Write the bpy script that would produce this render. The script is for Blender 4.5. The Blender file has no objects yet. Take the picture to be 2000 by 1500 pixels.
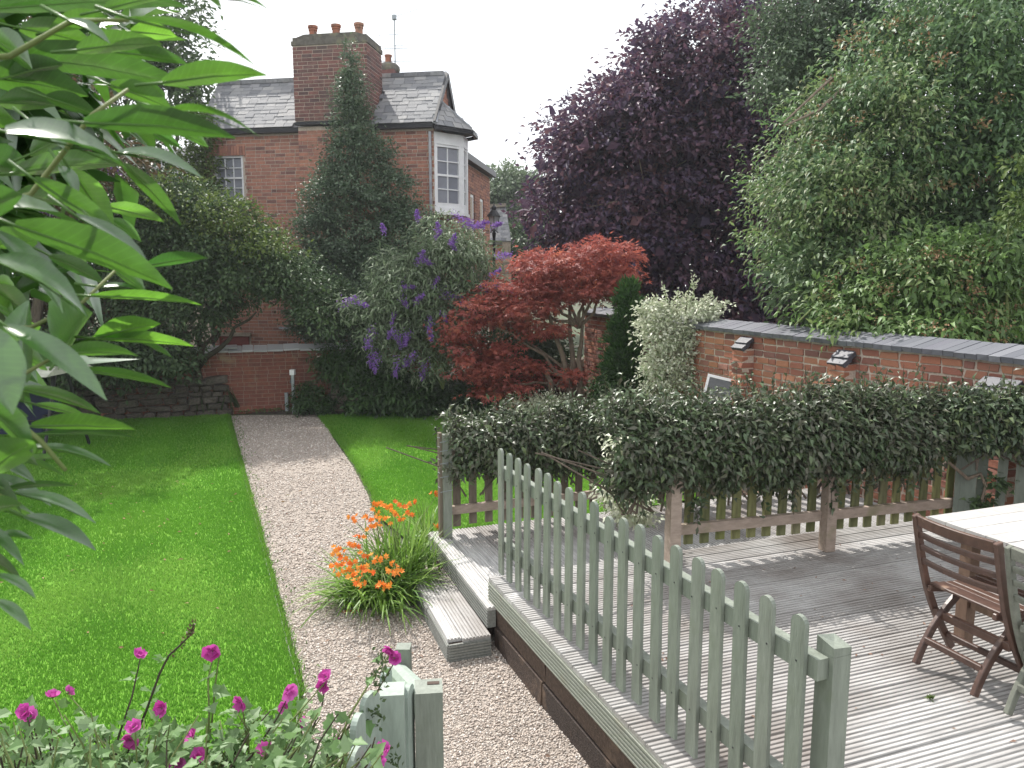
import bpy, math
import numpy as np
from mathutils import Matrix, Vector

rng = np.random.default_rng(11)
SC = bpy.context.scene
COL = SC.collection
R = math.radians

# ------------------------------------------------------------------ camera, light, exposure
CZ, F, HY = 2.57, 1500.0, 542.0            # eye height (m), focal length in photo pixels, horizon row
PITCH = math.atan((750 - HY) / F)
cam_d = bpy.data.cameras.new("camera")
cam = bpy.data.objects.new("camera", cam_d)
COL.objects.link(cam)
cam.location = (0, 0, CZ)
cam.rotation_euler = (math.pi / 2 - PITCH, 0, 0)
cam_d.sensor_width = 36
cam_d.lens = 36 * F / 2000
cam_d.clip_start = 0.05
cam_d.clip_end = 600
cam_d.dof.use_dof = True
cam_d.dof.focus_distance = 7.0
cam_d.dof.aperture_fstop = 16
SC.camera = cam

SUN_EL, SUN_AZ = 50, 30                      # sun in front of the camera, to the left
world = bpy.data.worlds.new("World")
SC.world = world
world.use_nodes = True
wn = world.node_tree
wn.nodes.clear()
sky = wn.nodes.new("ShaderNodeTexSky")
sky.sky_type = 'NISHITA'
sky.sun_disc = False
sky.sun_elevation = R(SUN_EL)
sky.sun_rotation = R(-SUN_AZ)
sky.air_density = 1.0
sky.dust_density = 3.0
bg1 = wn.nodes.new("ShaderNodeBackground"); bg1.inputs[1].default_value = 0.13
wn.links.new(sky.outputs[0], bg1.inputs[0])
bg2 = wn.nodes.new("ShaderNodeBackground")    # thin bright cloud over the whole sky
bg2.inputs[0].default_value = (0.96, 0.98, 1.0, 1); bg2.inputs[1].default_value = 1.2
tc = wn.nodes.new("ShaderNodeTexCoord")
nz = wn.nodes.new("ShaderNodeTexNoise"); nz.inputs["Scale"].default_value = 3.0; nz.inputs["Detail"].default_value = 6
cr = wn.nodes.new("ShaderNodeValToRGB")
cr.color_ramp.elements[0].position = 0.3; cr.color_ramp.elements[0].color = (.62,) * 3 + (1,)
cr.color_ramp.elements[1].position = 0.55; cr.color_ramp.elements[1].color = (1,) * 3 + (1,)
wmx = wn.nodes.new("ShaderNodeMixShader"); wout = wn.nodes.new("ShaderNodeOutputWorld")
wn.links.new(tc.outputs["Generated"], nz.inputs["Vector"])
wn.links.new(nz.outputs["Fac"], cr.inputs[0]); wn.links.new(cr.outputs[0], wmx.inputs[0])
wn.links.new(bg1.outputs[0], wmx.inputs[1]); wn.links.new(bg2.outputs[0], wmx.inputs[2])
wn.links.new(wmx.outputs[0], wout.inputs[0])

sun_d = bpy.data.lights.new("sun", 'SUN')
sun_d.energy = 4.6
sun_d.angle = R(0.6)
sun_d.color = (1.0, 0.96, 0.90)
sun = bpy.data.objects.new("sun", sun_d)
COL.objects.link(sun)
_s = Vector((-math.sin(R(SUN_AZ)) * math.cos(R(SUN_EL)), math.cos(R(SUN_AZ)) * math.cos(R(SUN_EL)), math.sin(R(SUN_EL))))
sun.rotation_euler = _s.to_track_quat('Z', 'Y').to_euler()
sun.location = (-15, 25, 30)

SC.view_settings.view_transform = 'Standard'
SC.view_settings.look = 'None'
SC.view_settings.exposure = 0.5
SC.view_settings.gamma = 1
SC.view_settings.use_curve_mapping = False
SC.render.engine = 'CYCLES'
SC.cycles.max_bounces = 6
SC.cycles.transparent_max_bounces = 4
SC.cycles.use_denoising = True

# ------------------------------------------------------------------ survey helpers
_c, _sn = math.cos(PITCH), math.sin(PITCH)
def ray(px, py):
    x = (px - 1000) / F; y = -(py - 750) / F
    return np.array([x, _c + y * _sn, -_sn + y * _c])
def on_z(px, py, z):
    r = ray(px, py); return np.array([0, 0, CZ]) + r * ((z - CZ) / r[2])
def at(px, py, Y):
    r = ray(px, py); return np.array([0, 0, CZ]) + r * (Y / r[1])
EYE = np.array([0, 0, CZ])

def srgb(h):
    h = h.lstrip('#'); c = [int(h[i:i + 2], 16) / 255 for i in (0, 2, 4)]
    return tuple(((x + .055) / 1.055) ** 2.4 if x > .04045 else x / 12.92 for x in c)

# ------------------------------------------------------------------ materials
def _ramp(nt, cols, mode='LINEAR'):
    r = nt.nodes.new("ShaderNodeValToRGB"); e = r.color_ramp.elements
    r.color_ramp.interpolation = mode
    cols = list(cols) * 2 if len(cols) == 1 else cols
    n = len(cols)
    while len(e) < n: e.new(0.5)
    for i, c in enumerate(cols):
        e[i].position = i / max(n - 1, 1) if mode == 'LINEAR' else i / n
        e[i].color = (*c[:3], 1)
    return r
def _rnd(nt):
    a = nt.nodes.new("ShaderNodeAttribute"); a.attribute_name = "rnd"
    o = nt.nodes.new("ShaderNodeObjectInfo")
    m = nt.nodes.new("ShaderNodeMath"); m.operation = 'ADD'
    nt.links.new(a.outputs["Fac"], m.inputs[0]); nt.links.new(o.outputs["Random"], m.inputs[1])
    f = nt.nodes.new("ShaderNodeMath"); f.operation = 'FRACT'; nt.links.new(m.outputs[0], f.inputs[0])
    return f.outputs[0]
def mat(name, palette, scale=8, stretch=(1, 1, 1), rough=.7, bump=.15, bscale=None, lo=.7, hi=1.2,
        dirt=None, dscale=1.2, damt=(.5, .7), spec=.35, mode='LINEAR', voronoi=False, bdist=.01, metal=0, fac_max=1.0):
    m = bpy.data.materials.new(name); m.use_nodes = True
    nt = m.node_tree; L = nt.links; b = nt.nodes["Principled BSDF"]
    t = nt.nodes.new("ShaderNodeTexCoord"); mp = nt.nodes.new("ShaderNodeMapping")
    mp.inputs["Scale"].default_value = stretch
    L.new(t.outputs["Object"], mp.inputs[0])
    pal = _ramp(nt, palette, mode); L.new(_rnd(nt), pal.inputs[0])
    n = nt.nodes.new("ShaderNodeTexNoise"); n.inputs["Scale"].default_value = scale; n.inputs["Detail"].default_value = 7
    n.inputs["Roughness"].default_value = .65
    L.new(mp.outputs[0], n.inputs["Vector"])
    mr = nt.nodes.new("ShaderNodeMapRange"); mr.inputs[1].default_value = .3; mr.inputs[2].default_value = .7
    mr.inputs[3].default_value = lo; mr.inputs[4].default_value = hi
    L.new(n.outputs["Fac"], mr.inputs[0])
    mx = nt.nodes.new("ShaderNodeMix"); mx.data_type = 'RGBA'; mx.blend_type = 'MULTIPLY'; mx.inputs[0].default_value = 1
    L.new(pal.outputs[0], mx.inputs[6]); L.new(mr.outputs[0], mx.inputs[7])
    col = mx.outputs[2]
    if dirt:
        n2 = nt.nodes.new("ShaderNodeTexNoise"); n2.inputs["Scale"].default_value = dscale; n2.inputs["Detail"].default_value = 5
        L.new(t.outputs["Object"], n2.inputs["Vector"])
        r2 = nt.nodes.new("ShaderNodeMapRange"); r2.inputs[1].default_value = damt[0]; r2.inputs[2].default_value = damt[1]
        r2.inputs[4].default_value = fac_max
        L.new(n2.outputs["Fac"], r2.inputs[0])
        m2 = nt.nodes.new("ShaderNodeMix"); m2.data_type = 'RGBA'
        L.new(r2.outputs[0], m2.inputs[0]); L.new(col, m2.inputs[6]); m2.inputs[7].default_value = (*dirt, 1)
        col = m2.outputs[2]
    L.new(col, b.inputs["Base Color"])
    b.inputs["Roughness"].default_value = rough
    b.inputs["Specular IOR Level"].default_value = spec
    b.inputs["Metallic"].default_value = metal
    if bump:
        if voronoi:
            bn = nt.nodes.new("ShaderNodeTexVoronoi"); src = bn.outputs["Distance"]
        else:
            bn = nt.nodes.new("ShaderNodeTexNoise"); bn.inputs["Detail"].default_value = 5; src = bn.outputs["Fac"]
        bn.inputs["Scale"].default_value = bscale or scale * 2
        L.new(mp.outputs[0], bn.inputs["Vector"])
        bp = nt.nodes.new("ShaderNodeBump"); bp.inputs["Strength"].default_value = bump; bp.inputs["Distance"].default_value = bdist
        L.new(src, bp.inputs["Height"]); L.new(bp.outputs[0], b.inputs["Normal"])
    return m
def leaf_mat(name, palette, trans=.35, rough=.4, spec=.5, tcol=None, vein=False):
    m = bpy.data.materials.new(name); m.use_nodes = True
    nt = m.node_tree; L = nt.links; b = nt.nodes["Principled BSDF"]; out = nt.nodes["Material Output"]
    pal = _ramp(nt, palette); L.new(_rnd(nt), pal.inputs[0])
    L.new(pal.outputs[0], b.inputs["Base Color"]); b.inputs["Roughness"].default_value = rough
    b.inputs["Specular IOR Level"].default_value = spec
    tr = nt.nodes.new("ShaderNodeBsdfTranslucent")
    if tcol:
        p2 = _ramp(nt, tcol); L.new(_rnd(nt), p2.inputs[0]); L.new(p2.outputs[0], tr.inputs[0])
    else:
        L.new(pal.outputs[0], tr.inputs[0])
    if vein: b.inputs['Coat Weight'].default_value = .7; b.inputs['Coat Roughness'].default_value = .26
    if vein:      # side veins from the leaf's own length/width coordinates, plus uneven colour and small blemishes
        t = nt.nodes.new("ShaderNodeTexCoord"); n = nt.nodes.new("ShaderNodeTexNoise"); n.inputs["Scale"].default_value = 45; n.inputs["Detail"].default_value = 5
        L.new(t.outputs["Object"], n.inputs["Vector"])
        at_ = nt.nodes.new("ShaderNodeAttribute"); at_.attribute_name = "blade"; sp = nt.nodes.new("ShaderNodeSeparateXYZ"); L.new(at_.outputs["Vector"], sp.inputs[0])
        ab = nt.nodes.new("ShaderNodeMath"); ab.operation = 'ABSOLUTE'; L.new(sp.outputs[1], ab.inputs[0])
        ma = nt.nodes.new("ShaderNodeMath"); ma.operation = 'MULTIPLY_ADD'; L.new(ab.outputs[0], ma.inputs[0]); ma.inputs[1].default_value = -.10; L.new(sp.outputs[0], ma.inputs[2])
        mu = nt.nodes.new("ShaderNodeMath"); mu.operation = 'MULTIPLY'; mu.inputs[1].default_value = 88; L.new(ma.outputs[0], mu.inputs[0])
        si = nt.nodes.new("ShaderNodeMath"); si.operation = 'SINE'; L.new(mu.outputs[0], si.inputs[0])
        vr = nt.nodes.new("ShaderNodeMapRange"); vr.inputs[1].default_value = .80; vr.inputs[2].default_value = 1.0; L.new(si.outputs[0], vr.inputs[0])
        nr = nt.nodes.new("ShaderNodeMapRange"); nr.inputs[1].default_value = .3; nr.inputs[2].default_value = .7; nr.inputs[3].default_value = .78; nr.inputs[4].default_value = 1.18; L.new(n.outputs["Fac"], nr.inputs[0])
        va = nt.nodes.new("ShaderNodeMath"); va.operation = 'MULTIPLY_ADD'; L.new(vr.outputs[0], va.inputs[0]); va.inputs[1].default_value = .20; L.new(nr.outputs[0], va.inputs[2])
        for pr, skt in ((pal, b.inputs["Base Color"]), (p2, tr.inputs[0])):
            mm = nt.nodes.new("ShaderNodeMix"); mm.data_type = 'RGBA'; mm.blend_type = 'MULTIPLY'; mm.inputs[0].default_value = 1
            L.new(pr.outputs[0], mm.inputs[6]); L.new(va.outputs[0], mm.inputs[7]); L.new(mm.outputs[2], skt)
        bp = nt.nodes.new("ShaderNodeBump"); bp.inputs["Strength"].default_value = .12; bp.inputs["Distance"].default_value = .002
        L.new(n.outputs["Fac"], bp.inputs["Height"]); L.new(bp.outputs[0], b.inputs["Normal"])
    mx = nt.nodes.new("ShaderNodeMixShader"); mx.inputs[0].default_value = trans
    L.new(b.outputs[0], mx.inputs[1]); L.new(tr.outputs[0], mx.inputs[2]); L.new(mx.outputs[0], out.inputs[0])
    return m

M = {}
M['brick'] = mat('old_brick', [(.15, .075, .065), (.31, .125, .085), (.38, .155, .095), (.28, .115, .085), (.42, .19, .11), (.21, .10, .085), (.36, .17, .125)],
                 scale=30, rough=.9, bump=.5, bscale=60, lo=.6, hi=1.3, bdist=.004, dirt=(.33, .26, .21), dscale=9, damt=(.62, .78), fac_max=.6)
M['brick_house'] = mat('house_brick', [(.17, .095, .085), (.33, .16, .12), (.40, .185, .13), (.36, .17, .125), (.42, .205, .14), (.24, .125, .105), (.38, .18, .13)],
                 scale=10, rough=.9, bump=.3, lo=.75, hi=1.2, dirt=(.17, .10, .085), dscale=.8, damt=(.55, .78), fac_max=.4)
M['brick_stack'] = mat('stack_brick', [(.09, .06, .06), (.19, .09, .08), (.14, .075, .07), (.22, .10, .085), (.11, .07, .068)],
                 scale=10, rough=.9, bump=.3, lo=.7, hi=1.2, dirt=(.10, .095, .085), dscale=1.3, damt=(.5, .75), fac_max=.8)
M['brick_back'] = mat('back_wall_brick', [(.16, .065, .05), (.22, .08, .055), (.19, .07, .05), (.25, .095, .06)], scale=14, rough=.9, bump=.3,
                 lo=.6, hi=1.2, dirt=(.36, .31, .20), dscale=2.4, damt=(.62, .72), fac_max=.7)
M['mortar'] = mat('mortar', [(.52, .44, .37)], scale=40, rough=.95, bump=.4, lo=.65, hi=1.15)
M['mortar_dark'] = mat('mortar_dark', [(.34, .28, .23)], scale=40, rough=.95, bump=.4, lo=.65, hi=1.15)
M['coping'] = mat('blue_brick', [(.115, .12, .14), (.15, .155, .175), (.13, .13, .155), (.19, .195, .215)], scale=18, rough=.5, bump=.2, lo=.75, hi=1.2)
M['plinth'] = mat('dark_plinth_brick', [(.055, .058, .072), (.08, .082, .098)], scale=18, rough=.45, bump=.2)
M['slate'] = mat('roof_slate', [(.12, .125, .14), (.18, .182, .195), (.24, .24, .25), (.145, .15, .165), (.29, .285, .285), (.16, .165, .178)], scale=12, rough=.62, bump=.2,
                 lo=.75, hi=1.2, spec=.3, dirt=(.30, .29, .24), dscale=3, damt=(.6, .8), fac_max=.5)
M['slate_cop'] = mat('coping_slate', [(.45, .46, .48), (.56, .56, .57), (.38, .39, .41)], scale=12, rough=.5, bump=.2)
M['stone'] = mat('limestone', [(.25, .21, .17), (.34, .29, .23), (.29, .24, .19), (.22, .19, .16)], scale=9, rough=.95, bump=.6, lo=.55, hi=1.25,
                 bdist=.02, dirt=(.13, .14, .08), dscale=3, damt=(.55, .72), fac_max=.7)
M['white'] = mat('white_paint', [(.82, .82, .84)], scale=6, rough=.5, bump=.05, lo=.9, hi=1.04)
M['glass'] = mat('net_curtained_glass', [(.22, .23, .27), (.28, .29, .33)], scale=3, rough=.12, bump=0, spec=.6, lo=.85, hi=1.1)
M['black'] = mat('black_paint', [(.02, .02, .024)], rough=.45, bump=.05)
M['lead'] = mat('lead_flashing', [(.33, .34, .37)], scale=8, rough=.5, bump=.2)
M['clay'] = mat('clay_pot', [(.30, .12, .075), (.34, .17, .11)], scale=10, rough=.9, bump=.2, dirt=(.1, .09, .08), dscale=6, damt=(.5, .7))
M['soot'] = mat('sooty_mortar', [(.12, .11, .095)], scale=12, rough=.95, bump=.5, lo=.6, hi=1.3, dirt=(.2, .19, .12), dscale=5)
M['maroon'] = mat('maroon_door', [(.16, .035, .03)], rough=.6, bump=.1)
M['metal'] = mat('grey_metal', [(.30, .33, .35)], rough=.4, bump=.05, metal=.4)
M['sage'] = mat('sage_paint', [(.172, .198, .166), (.215, .24, .20), (.19, .215, .182), (.225, .245, .21)], scale=9, stretch=(4, 4, .6), rough=.6, bump=.35, bscale=30,
                lo=.74, hi=1.14, bdist=.006, dirt=(.12, .14, .085), dscale=6, damt=(.56, .74), fac_max=.55)
M['sage_pale'] = mat('pale_sage_paint', [(.27, .325, .285), (.31, .365, .32)], scale=12, stretch=(3, 3, .6), rough=.6, bump=.35, lo=.8, hi=1.1, bdist=.004)
M['pinkwood'] = mat('faded_timber', [(.36, .285, .235), (.40, .32, .265)], scale=9, stretch=(.7, 4, 4), rough=.8, bump=.3, lo=.75, hi=1.15, bdist=.004,
                dirt=(.16, .17, .07), dscale=4, damt=(.6, .75), fac_max=.6)
M['mossy'] = mat('mossy_picket', [(.16, .18, .06), (.21, .21, .09), (.13, .14, .06), (.22, .21, .12)], scale=9, stretch=(4, 4, .7), rough=.85, bump=.3, lo=.6, hi=1.2,
                 bdist=.004, dirt=(.10, .09, .05), dscale=5, damt=(.5, .7), fac_max=.6)
M['darkpicket'] = mat('grey_brown_picket', [(.17, .14, .11), (.20, .165, .13)], scale=9, stretch=(4, 4, .7), rough=.85, bump=.3, lo=.7, hi=1.15, bdist=.004)  # grey-brown timber of the far platform fence
M['deck'] = mat('weathered_decking', [(.43, .42, .41), (.50, .49, .48), (.37, .36, .35), (.55, .54, .53)], scale=5, stretch=(.8, 14, 14), rough=.7, bump=.5, bscale=8,
                lo=.6, hi=1.15, bdist=.004, dirt=(.13, .10, .08), dscale=1.2, damt=(.47, .72), fac_max=.75, spec=.45)
M['riser'] = mat('ribbed_riser', [(.20, .205, .19), (.235, .24, .22)], scale=5, stretch=(.8, 14, 14), rough=.75, bump=.4, lo=.65, hi=1.15, bdist=.004)
M['fascia'] = mat('fascia_board', [(.27, .285, .24), (.30, .31, .265)], scale=5, stretch=(.8, 14, 14), rough=.75, bump=.4, lo=.75, hi=1.1, bdist=.004,
                  dirt=(.18, .13, .08), dscale=5, damt=(.6, .75), fac_max=.6)
M['sleeper'] = mat('railway_sleeper', [(.05, .035, .028), (.075, .05, .038), (.04, .03, .026)], scale=5, stretch=(.7, 9, 9), rough=.8, bump=.8, lo=.55, hi=1.5,
                   bdist=.01, dirt=(.17, .115, .08), dscale=5, damt=(.56, .70), fac_max=.8)
M['teak'] = mat('brown_stained_wood', [(.078, .042, .031), (.096, .052, .038), (.068, .037, .029)], scale=7, stretch=(3, 3, 3), rough=.42, bump=.25, lo=.7, hi=1.3, spec=.5,
                bdist=.003, dirt=(.28, .19, .14), dscale=14, damt=(.66, .76), fac_max=.8)
M['greywood'] = mat('grey_weathered_wood', [(.15, .16, .13), (.17, .175, .145)], scale=7, stretch=(3, 3, 3), rough=.7, bump=.3, lo=.7, hi=1.2, bdist=.003)
M['tabletop'] = mat('bleached_tabletop', [(.40, .385, .37), (.47, .455, .44), (.43, .415, .40)], scale=5, stretch=(9, 1, 9), rough=.5, bump=.3, lo=.75, hi=1.1, bdist=.003, spec=.5)
M['tableleg'] = mat('table_leg_wood', [(.17, .105, .075), (.20, .13, .09)], scale=7, stretch=(4, 4, 1), rough=.7, bump=.3, lo=.7, hi=1.2, bdist=.003)
M['gravel'] = mat('gravel_bed', [(.41, .355, .31)], scale=42, rough=.95, bump=.9, bscale=70, lo=.42, hi=1.45, voronoi=True, bdist=.02,
                  dirt=(.16, .13, .11), dscale=2.0, damt=(.6, .85), fac_max=.55)
M['pebble'] = mat('gravel_stone', [(.50, .435, .385), (.64, .58, .53), (.40, .325, .275), (.76, .71, .66), (.22, .185, .16), (.56, .475, .41), (.30, .25, .22)], scale=60, rough=.85, bump=.1, lo=.85, hi=1.1)
M['soil'] = mat('bed_soil', [(.055, .042, .032)], scale=14, rough=1, bump=.9, lo=.5, hi=1.5, bdist=.03, dirt=(.02, .03, .012), dscale=1.5)
M['turf'] = mat('turf', [(.125, .275, .034)], scale=9, rough=1, bump=.15, bscale=90, lo=.85, hi=1.12, bdist=.02, dirt=(.175, .30, .05), dscale=1.1, damt=(.5, .7), spec=.1, fac_max=.6)
M['ground'] = mat('rough_ground', [(.06, .075, .035)], scale=3, rough=1, bump=.5, lo=.6, hi=1.3, dirt=(.08, .06, .045), dscale=.4)
M['bark'] = mat('bark', [(.12, .095, .075), (.15, .12, .095)], scale=10, stretch=(2, 2, .5), rough=.95, bump=.8, lo=.55, hi=1.3, bdist=.02)
M['palebark'] = mat('pale_bark', [(.21, .165, .125)], scale=12, stretch=(2, 2, .5), rough=.9, bump=.6, lo=.6, hi=1.3, bdist=.01)
M['greenstem'] = mat('green_stem', [(.13, .17, .05), (.16, .19, .07)], scale=10, rough=.7, bump=.2)
M['darkstem'] = mat('dark_stem', [(.05, .045, .028), (.07, .05, .035)], scale=10, rough=.8, bump=.2)

# leaves
M['grass'] = leaf_mat('grass_blade', [(.10, .26, .03), (.13, .305, .036), (.16, .335, .045), (.195, .36, .065)], trans=.5, rough=.8, spec=.08)
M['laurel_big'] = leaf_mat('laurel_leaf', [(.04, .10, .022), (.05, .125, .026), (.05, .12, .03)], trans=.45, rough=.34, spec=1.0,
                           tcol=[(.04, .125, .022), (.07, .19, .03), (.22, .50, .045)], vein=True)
M['laurel_dark'] = leaf_mat('shaded_laurel_leaf', [(.032, .085, .02), (.045, .115, .026), (.04, .10, .028)], trans=.24, rough=.34, spec=1.0,  # shaded copy of laurel_leaf, shade put into its colour and lower translucency
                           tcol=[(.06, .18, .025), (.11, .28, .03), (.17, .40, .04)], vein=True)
M['lf_purple'] = leaf_mat('copper_leaf', [(.062, .044, .085), (.09, .055, .10), (.135, .066, .09), (.078, .055, .108), (.19, .088, .10)], trans=.3, rough=.55, spec=.3)
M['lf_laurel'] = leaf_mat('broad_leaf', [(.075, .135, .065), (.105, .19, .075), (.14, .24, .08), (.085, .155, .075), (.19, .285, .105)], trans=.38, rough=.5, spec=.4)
M['lf_laurel_light'] = leaf_mat('pale_broad_leaf', [(.13, .20, .075), (.19, .27, .10), (.24, .31, .12), (.11, .17, .07), (.27, .28, .16)], trans=.38, rough=.5, spec=.35)  # lighter yellow-green leaves for the left part of the laurel tree
M['lf_elder'] = leaf_mat('elder_leaf', [(.085, .155, .045), (.12, .22, .055), (.165, .27, .075), (.07, .13, .04), (.21, .28, .10)], trans=.35, rough=.5, spec=.4)
M['lf_seed'] = leaf_mat('seed_head', [(.28, .20, .10), (.33, .18, .11), (.24, .22, .10)], trans=.2, rough=.7, spec=.2)
M['lf_holly'] = leaf_mat('holly_leaf', [(.075, .115, .07), (.105, .155, .09), (.14, .195, .11), (.085, .13, .085)], trans=.25, rough=.45, spec=.45)
M['lf_dark'] = leaf_mat('dark_shrub_leaf', [(.05, .085, .042), (.075, .12, .052), (.105, .16, .066), (.06, .10, .05)], trans=.25, rough=.55, spec=.3)
M['lf_top'] = leaf_mat('yellow_green_leaf', [(.09, .14, .035), (.13, .18, .045), (.07, .12, .03)], trans=.35, rough=.6, spec=.3)
M['lf_acer'] = leaf_mat('acer_leaf', [(.23, .06, .058), (.33, .09, .078), (.45, .13, .09), (.28, .075, .072), (.55, .20, .10)], trans=.45, rough=.5, spec=.3)
M['lf_bud'] = leaf_mat('buddleia_leaf', [(.11, .16, .085), (.16, .21, .12), (.25, .29, .20), (.12, .175, .09)], trans=.25, rough=.6, spec=.3)
M['fl_bud'] = leaf_mat('buddleia_flower', [(.18, .08, .36), (.25, .12, .46), (.33, .19, .52), (.21, .09, .33)], trans=.3, rough=.7, spec=.2)
M['lf_conifer'] = leaf_mat('conifer_spray', [(.022, .055, .02), (.04, .095, .024), (.075, .15, .035)], trans=.15, rough=.6, spec=.3)
M['lf_varieg'] = leaf_mat('variegated_leaf', [(.55, .58, .44), (.68, .69, .56), (.38, .44, .27), (.74, .74, .62), (.24, .32, .16)], trans=.25, rough=.45, spec=.4)
M['lf_hedge'] = leaf_mat('hedge_leaf', [(.036, .06, .028), (.054, .09, .038), (.078, .12, .05), (.095, .092, .065), (.048, .077, .036), (.14, .18, .075)], trans=.18, rough=.40, spec=.5)
M['lf_cover'] = leaf_mat('ground_cover_leaf', [(.03, .065, .02), (.05, .10, .03), (.07, .14, .035)], trans=.3, rough=.45, spec=.4)
M['lf_litter'] = leaf_mat('leaf_litter', [(.24, .15, .115), (.30, .21, .16), (.17, .10, .075), (.34, .26, .20)], trans=.1, rough=.9, spec=.1)
M['lf_brown'] = leaf_mat('brownish_leaf', [(.08, .07, .03), (.12, .075, .04), (.06, .08, .03), (.15, .09, .055)], trans=.25, rough=.5, spec=.3)
M['lf_far'] = leaf_mat('far_tree_leaf', [(.10, .14, .085), (.14, .19, .11), (.18, .23, .14)], trans=.3, rough=.5, spec=.3)
M['lf_croc'] = leaf_mat('sword_leaf', [(.15, .28, .045), (.22, .38, .055), (.10, .20, .045), (.30, .44, .11)], trans=.4, rough=.4, spec=.4)
M['fl_croc'] = leaf_mat('orange_flower', [(.74, .22, .03), (.82, .32, .05), (.78, .16, .04), (.85, .42, .09)], trans=.35, rough=.6, spec=.2)
M['lf_lav'] = leaf_mat('mallow_leaf', [(.14, .25, .09), (.19, .31, .125), (.12, .21, .075), (.26, .36, .20)], trans=.35, rough=.5, spec=.35)
M['fl_lav'] = leaf_mat('pink_petal', [(.52, .07, .36), (.64, .14, .48), (.44, .04, .27)], trans=.35, rough=.55, spec=.2)
M['lf_bracken'] = leaf_mat('dark_grass_leaf', [(.05, .08, .03), (.08, .12, .045), (.06, .095, .04)], trans=.3, rough=.5, spec=.3)
M['cushion'] = mat('navy_cushion', [(.012, .016, .045)], rough=.8, bump=.2)
M['canopy'] = mat('cream_canopy', [(.42, .43, .36)], rough=.9, bump=.1)
M['bluetub'] = mat('blue_plastic', [(.02, .22, .75)], rough=.35, bump=.05)
M['stone_dark'] = mat('shaded_stone', [(.10, .085, .07), (.14, .12, .10), (.12, .10, .085)], scale=9, rough=.95, bump=.6, lo=.55, hi=1.25, bdist=.02, dirt=(.04, .045, .03), dscale=3, damt=(.5, .7))  # limestone darkened so its colour carries the shade under the shrub
M['mirror'] = mat('dark_mirror', [(.05, .05, .05)], rough=.08, bump=0, spec=.8)
M['cane'] = mat('lamp_glass', [(.55, .57, .60)], rough=.2, bump=0)
M['laurel_rib'] = leaf_mat('laurel_midrib', [(.10, .20, .05), (.12, .23, .06)], trans=.4, rough=.4, spec=.4)
# ------------------------------------------------------------------ mesh helpers
WM = {}
def link_mesh(name, V, Fc, material, parent=None, rnd=None, smooth=False, kind=None, me=None, local=False):
    """one mesh object; V in world coordinates unless local=True"""
    if me is None:
        V = np.asarray(V, float).reshape(-1, 3)
        if parent is not None and not local:
            mi = np.array(WM[parent].inverted())
            V = V @ mi[:3, :3].T + mi[:3, 3]
        me = bpy.data.meshes.new(name)
        if isinstance(Fc, np.ndarray):
            k = Fc.shape[1]; n = len(Fc)
            me.vertices.add(len(V)); me.vertices.foreach_set("co", V.astype(np.float32).ravel())
            me.loops.add(n * k); me.loops.foreach_set("vertex_index", Fc.astype(np.int32).ravel())
            me.polygons.add(n)
            me.polygons.foreach_set("loop_start", np.arange(0, n * k, k, dtype=np.int32))
            me.update(calc_edges=True)
        else:
            me.from_pydata([tuple(v) for v in V], [], Fc); me.update()
        if rnd is not None:
            a = me.attributes.new("rnd", 'FLOAT', 'FACE'); a.data.foreach_set("value", np.asarray(rnd, np.float32))
        if smooth:
            me.polygons.foreach_set("use_smooth", np.ones(len(me.polygons), bool))
        me.materials.append(material)
    o = bpy.data.objects.new(name, me)
    COL.objects.link(o)
    if parent is not None: o.parent = parent
    WM[o] = WM[parent].copy() if parent is not None else Matrix.Identity(4)
    if kind: o["kind"] = kind
    return o
def thing(name, label, cat, loc=(0, 0, 0), rz=0.0, group=None):
    o = bpy.data.objects.new(name, None); COL.objects.link(o)
    o.empty_display_size = .1
    o.location = loc; o.rotation_euler = (0, 0, rz)
    WM[o] = Matrix.Translation(Vector(loc)) @ Matrix.Rotation(rz, 4, 'Z')
    o["label"] = label; o["category"] = cat
    if group: o["group"] = group
    return o
def tag(o, label, cat, group=None):
    o["label"] = label; o["category"] = cat
    if group: o["group"] = group
    return o
def struct(name, V, Fc, material, **k): return link_mesh(name, V, Fc, material, kind="structure", **k)

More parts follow.
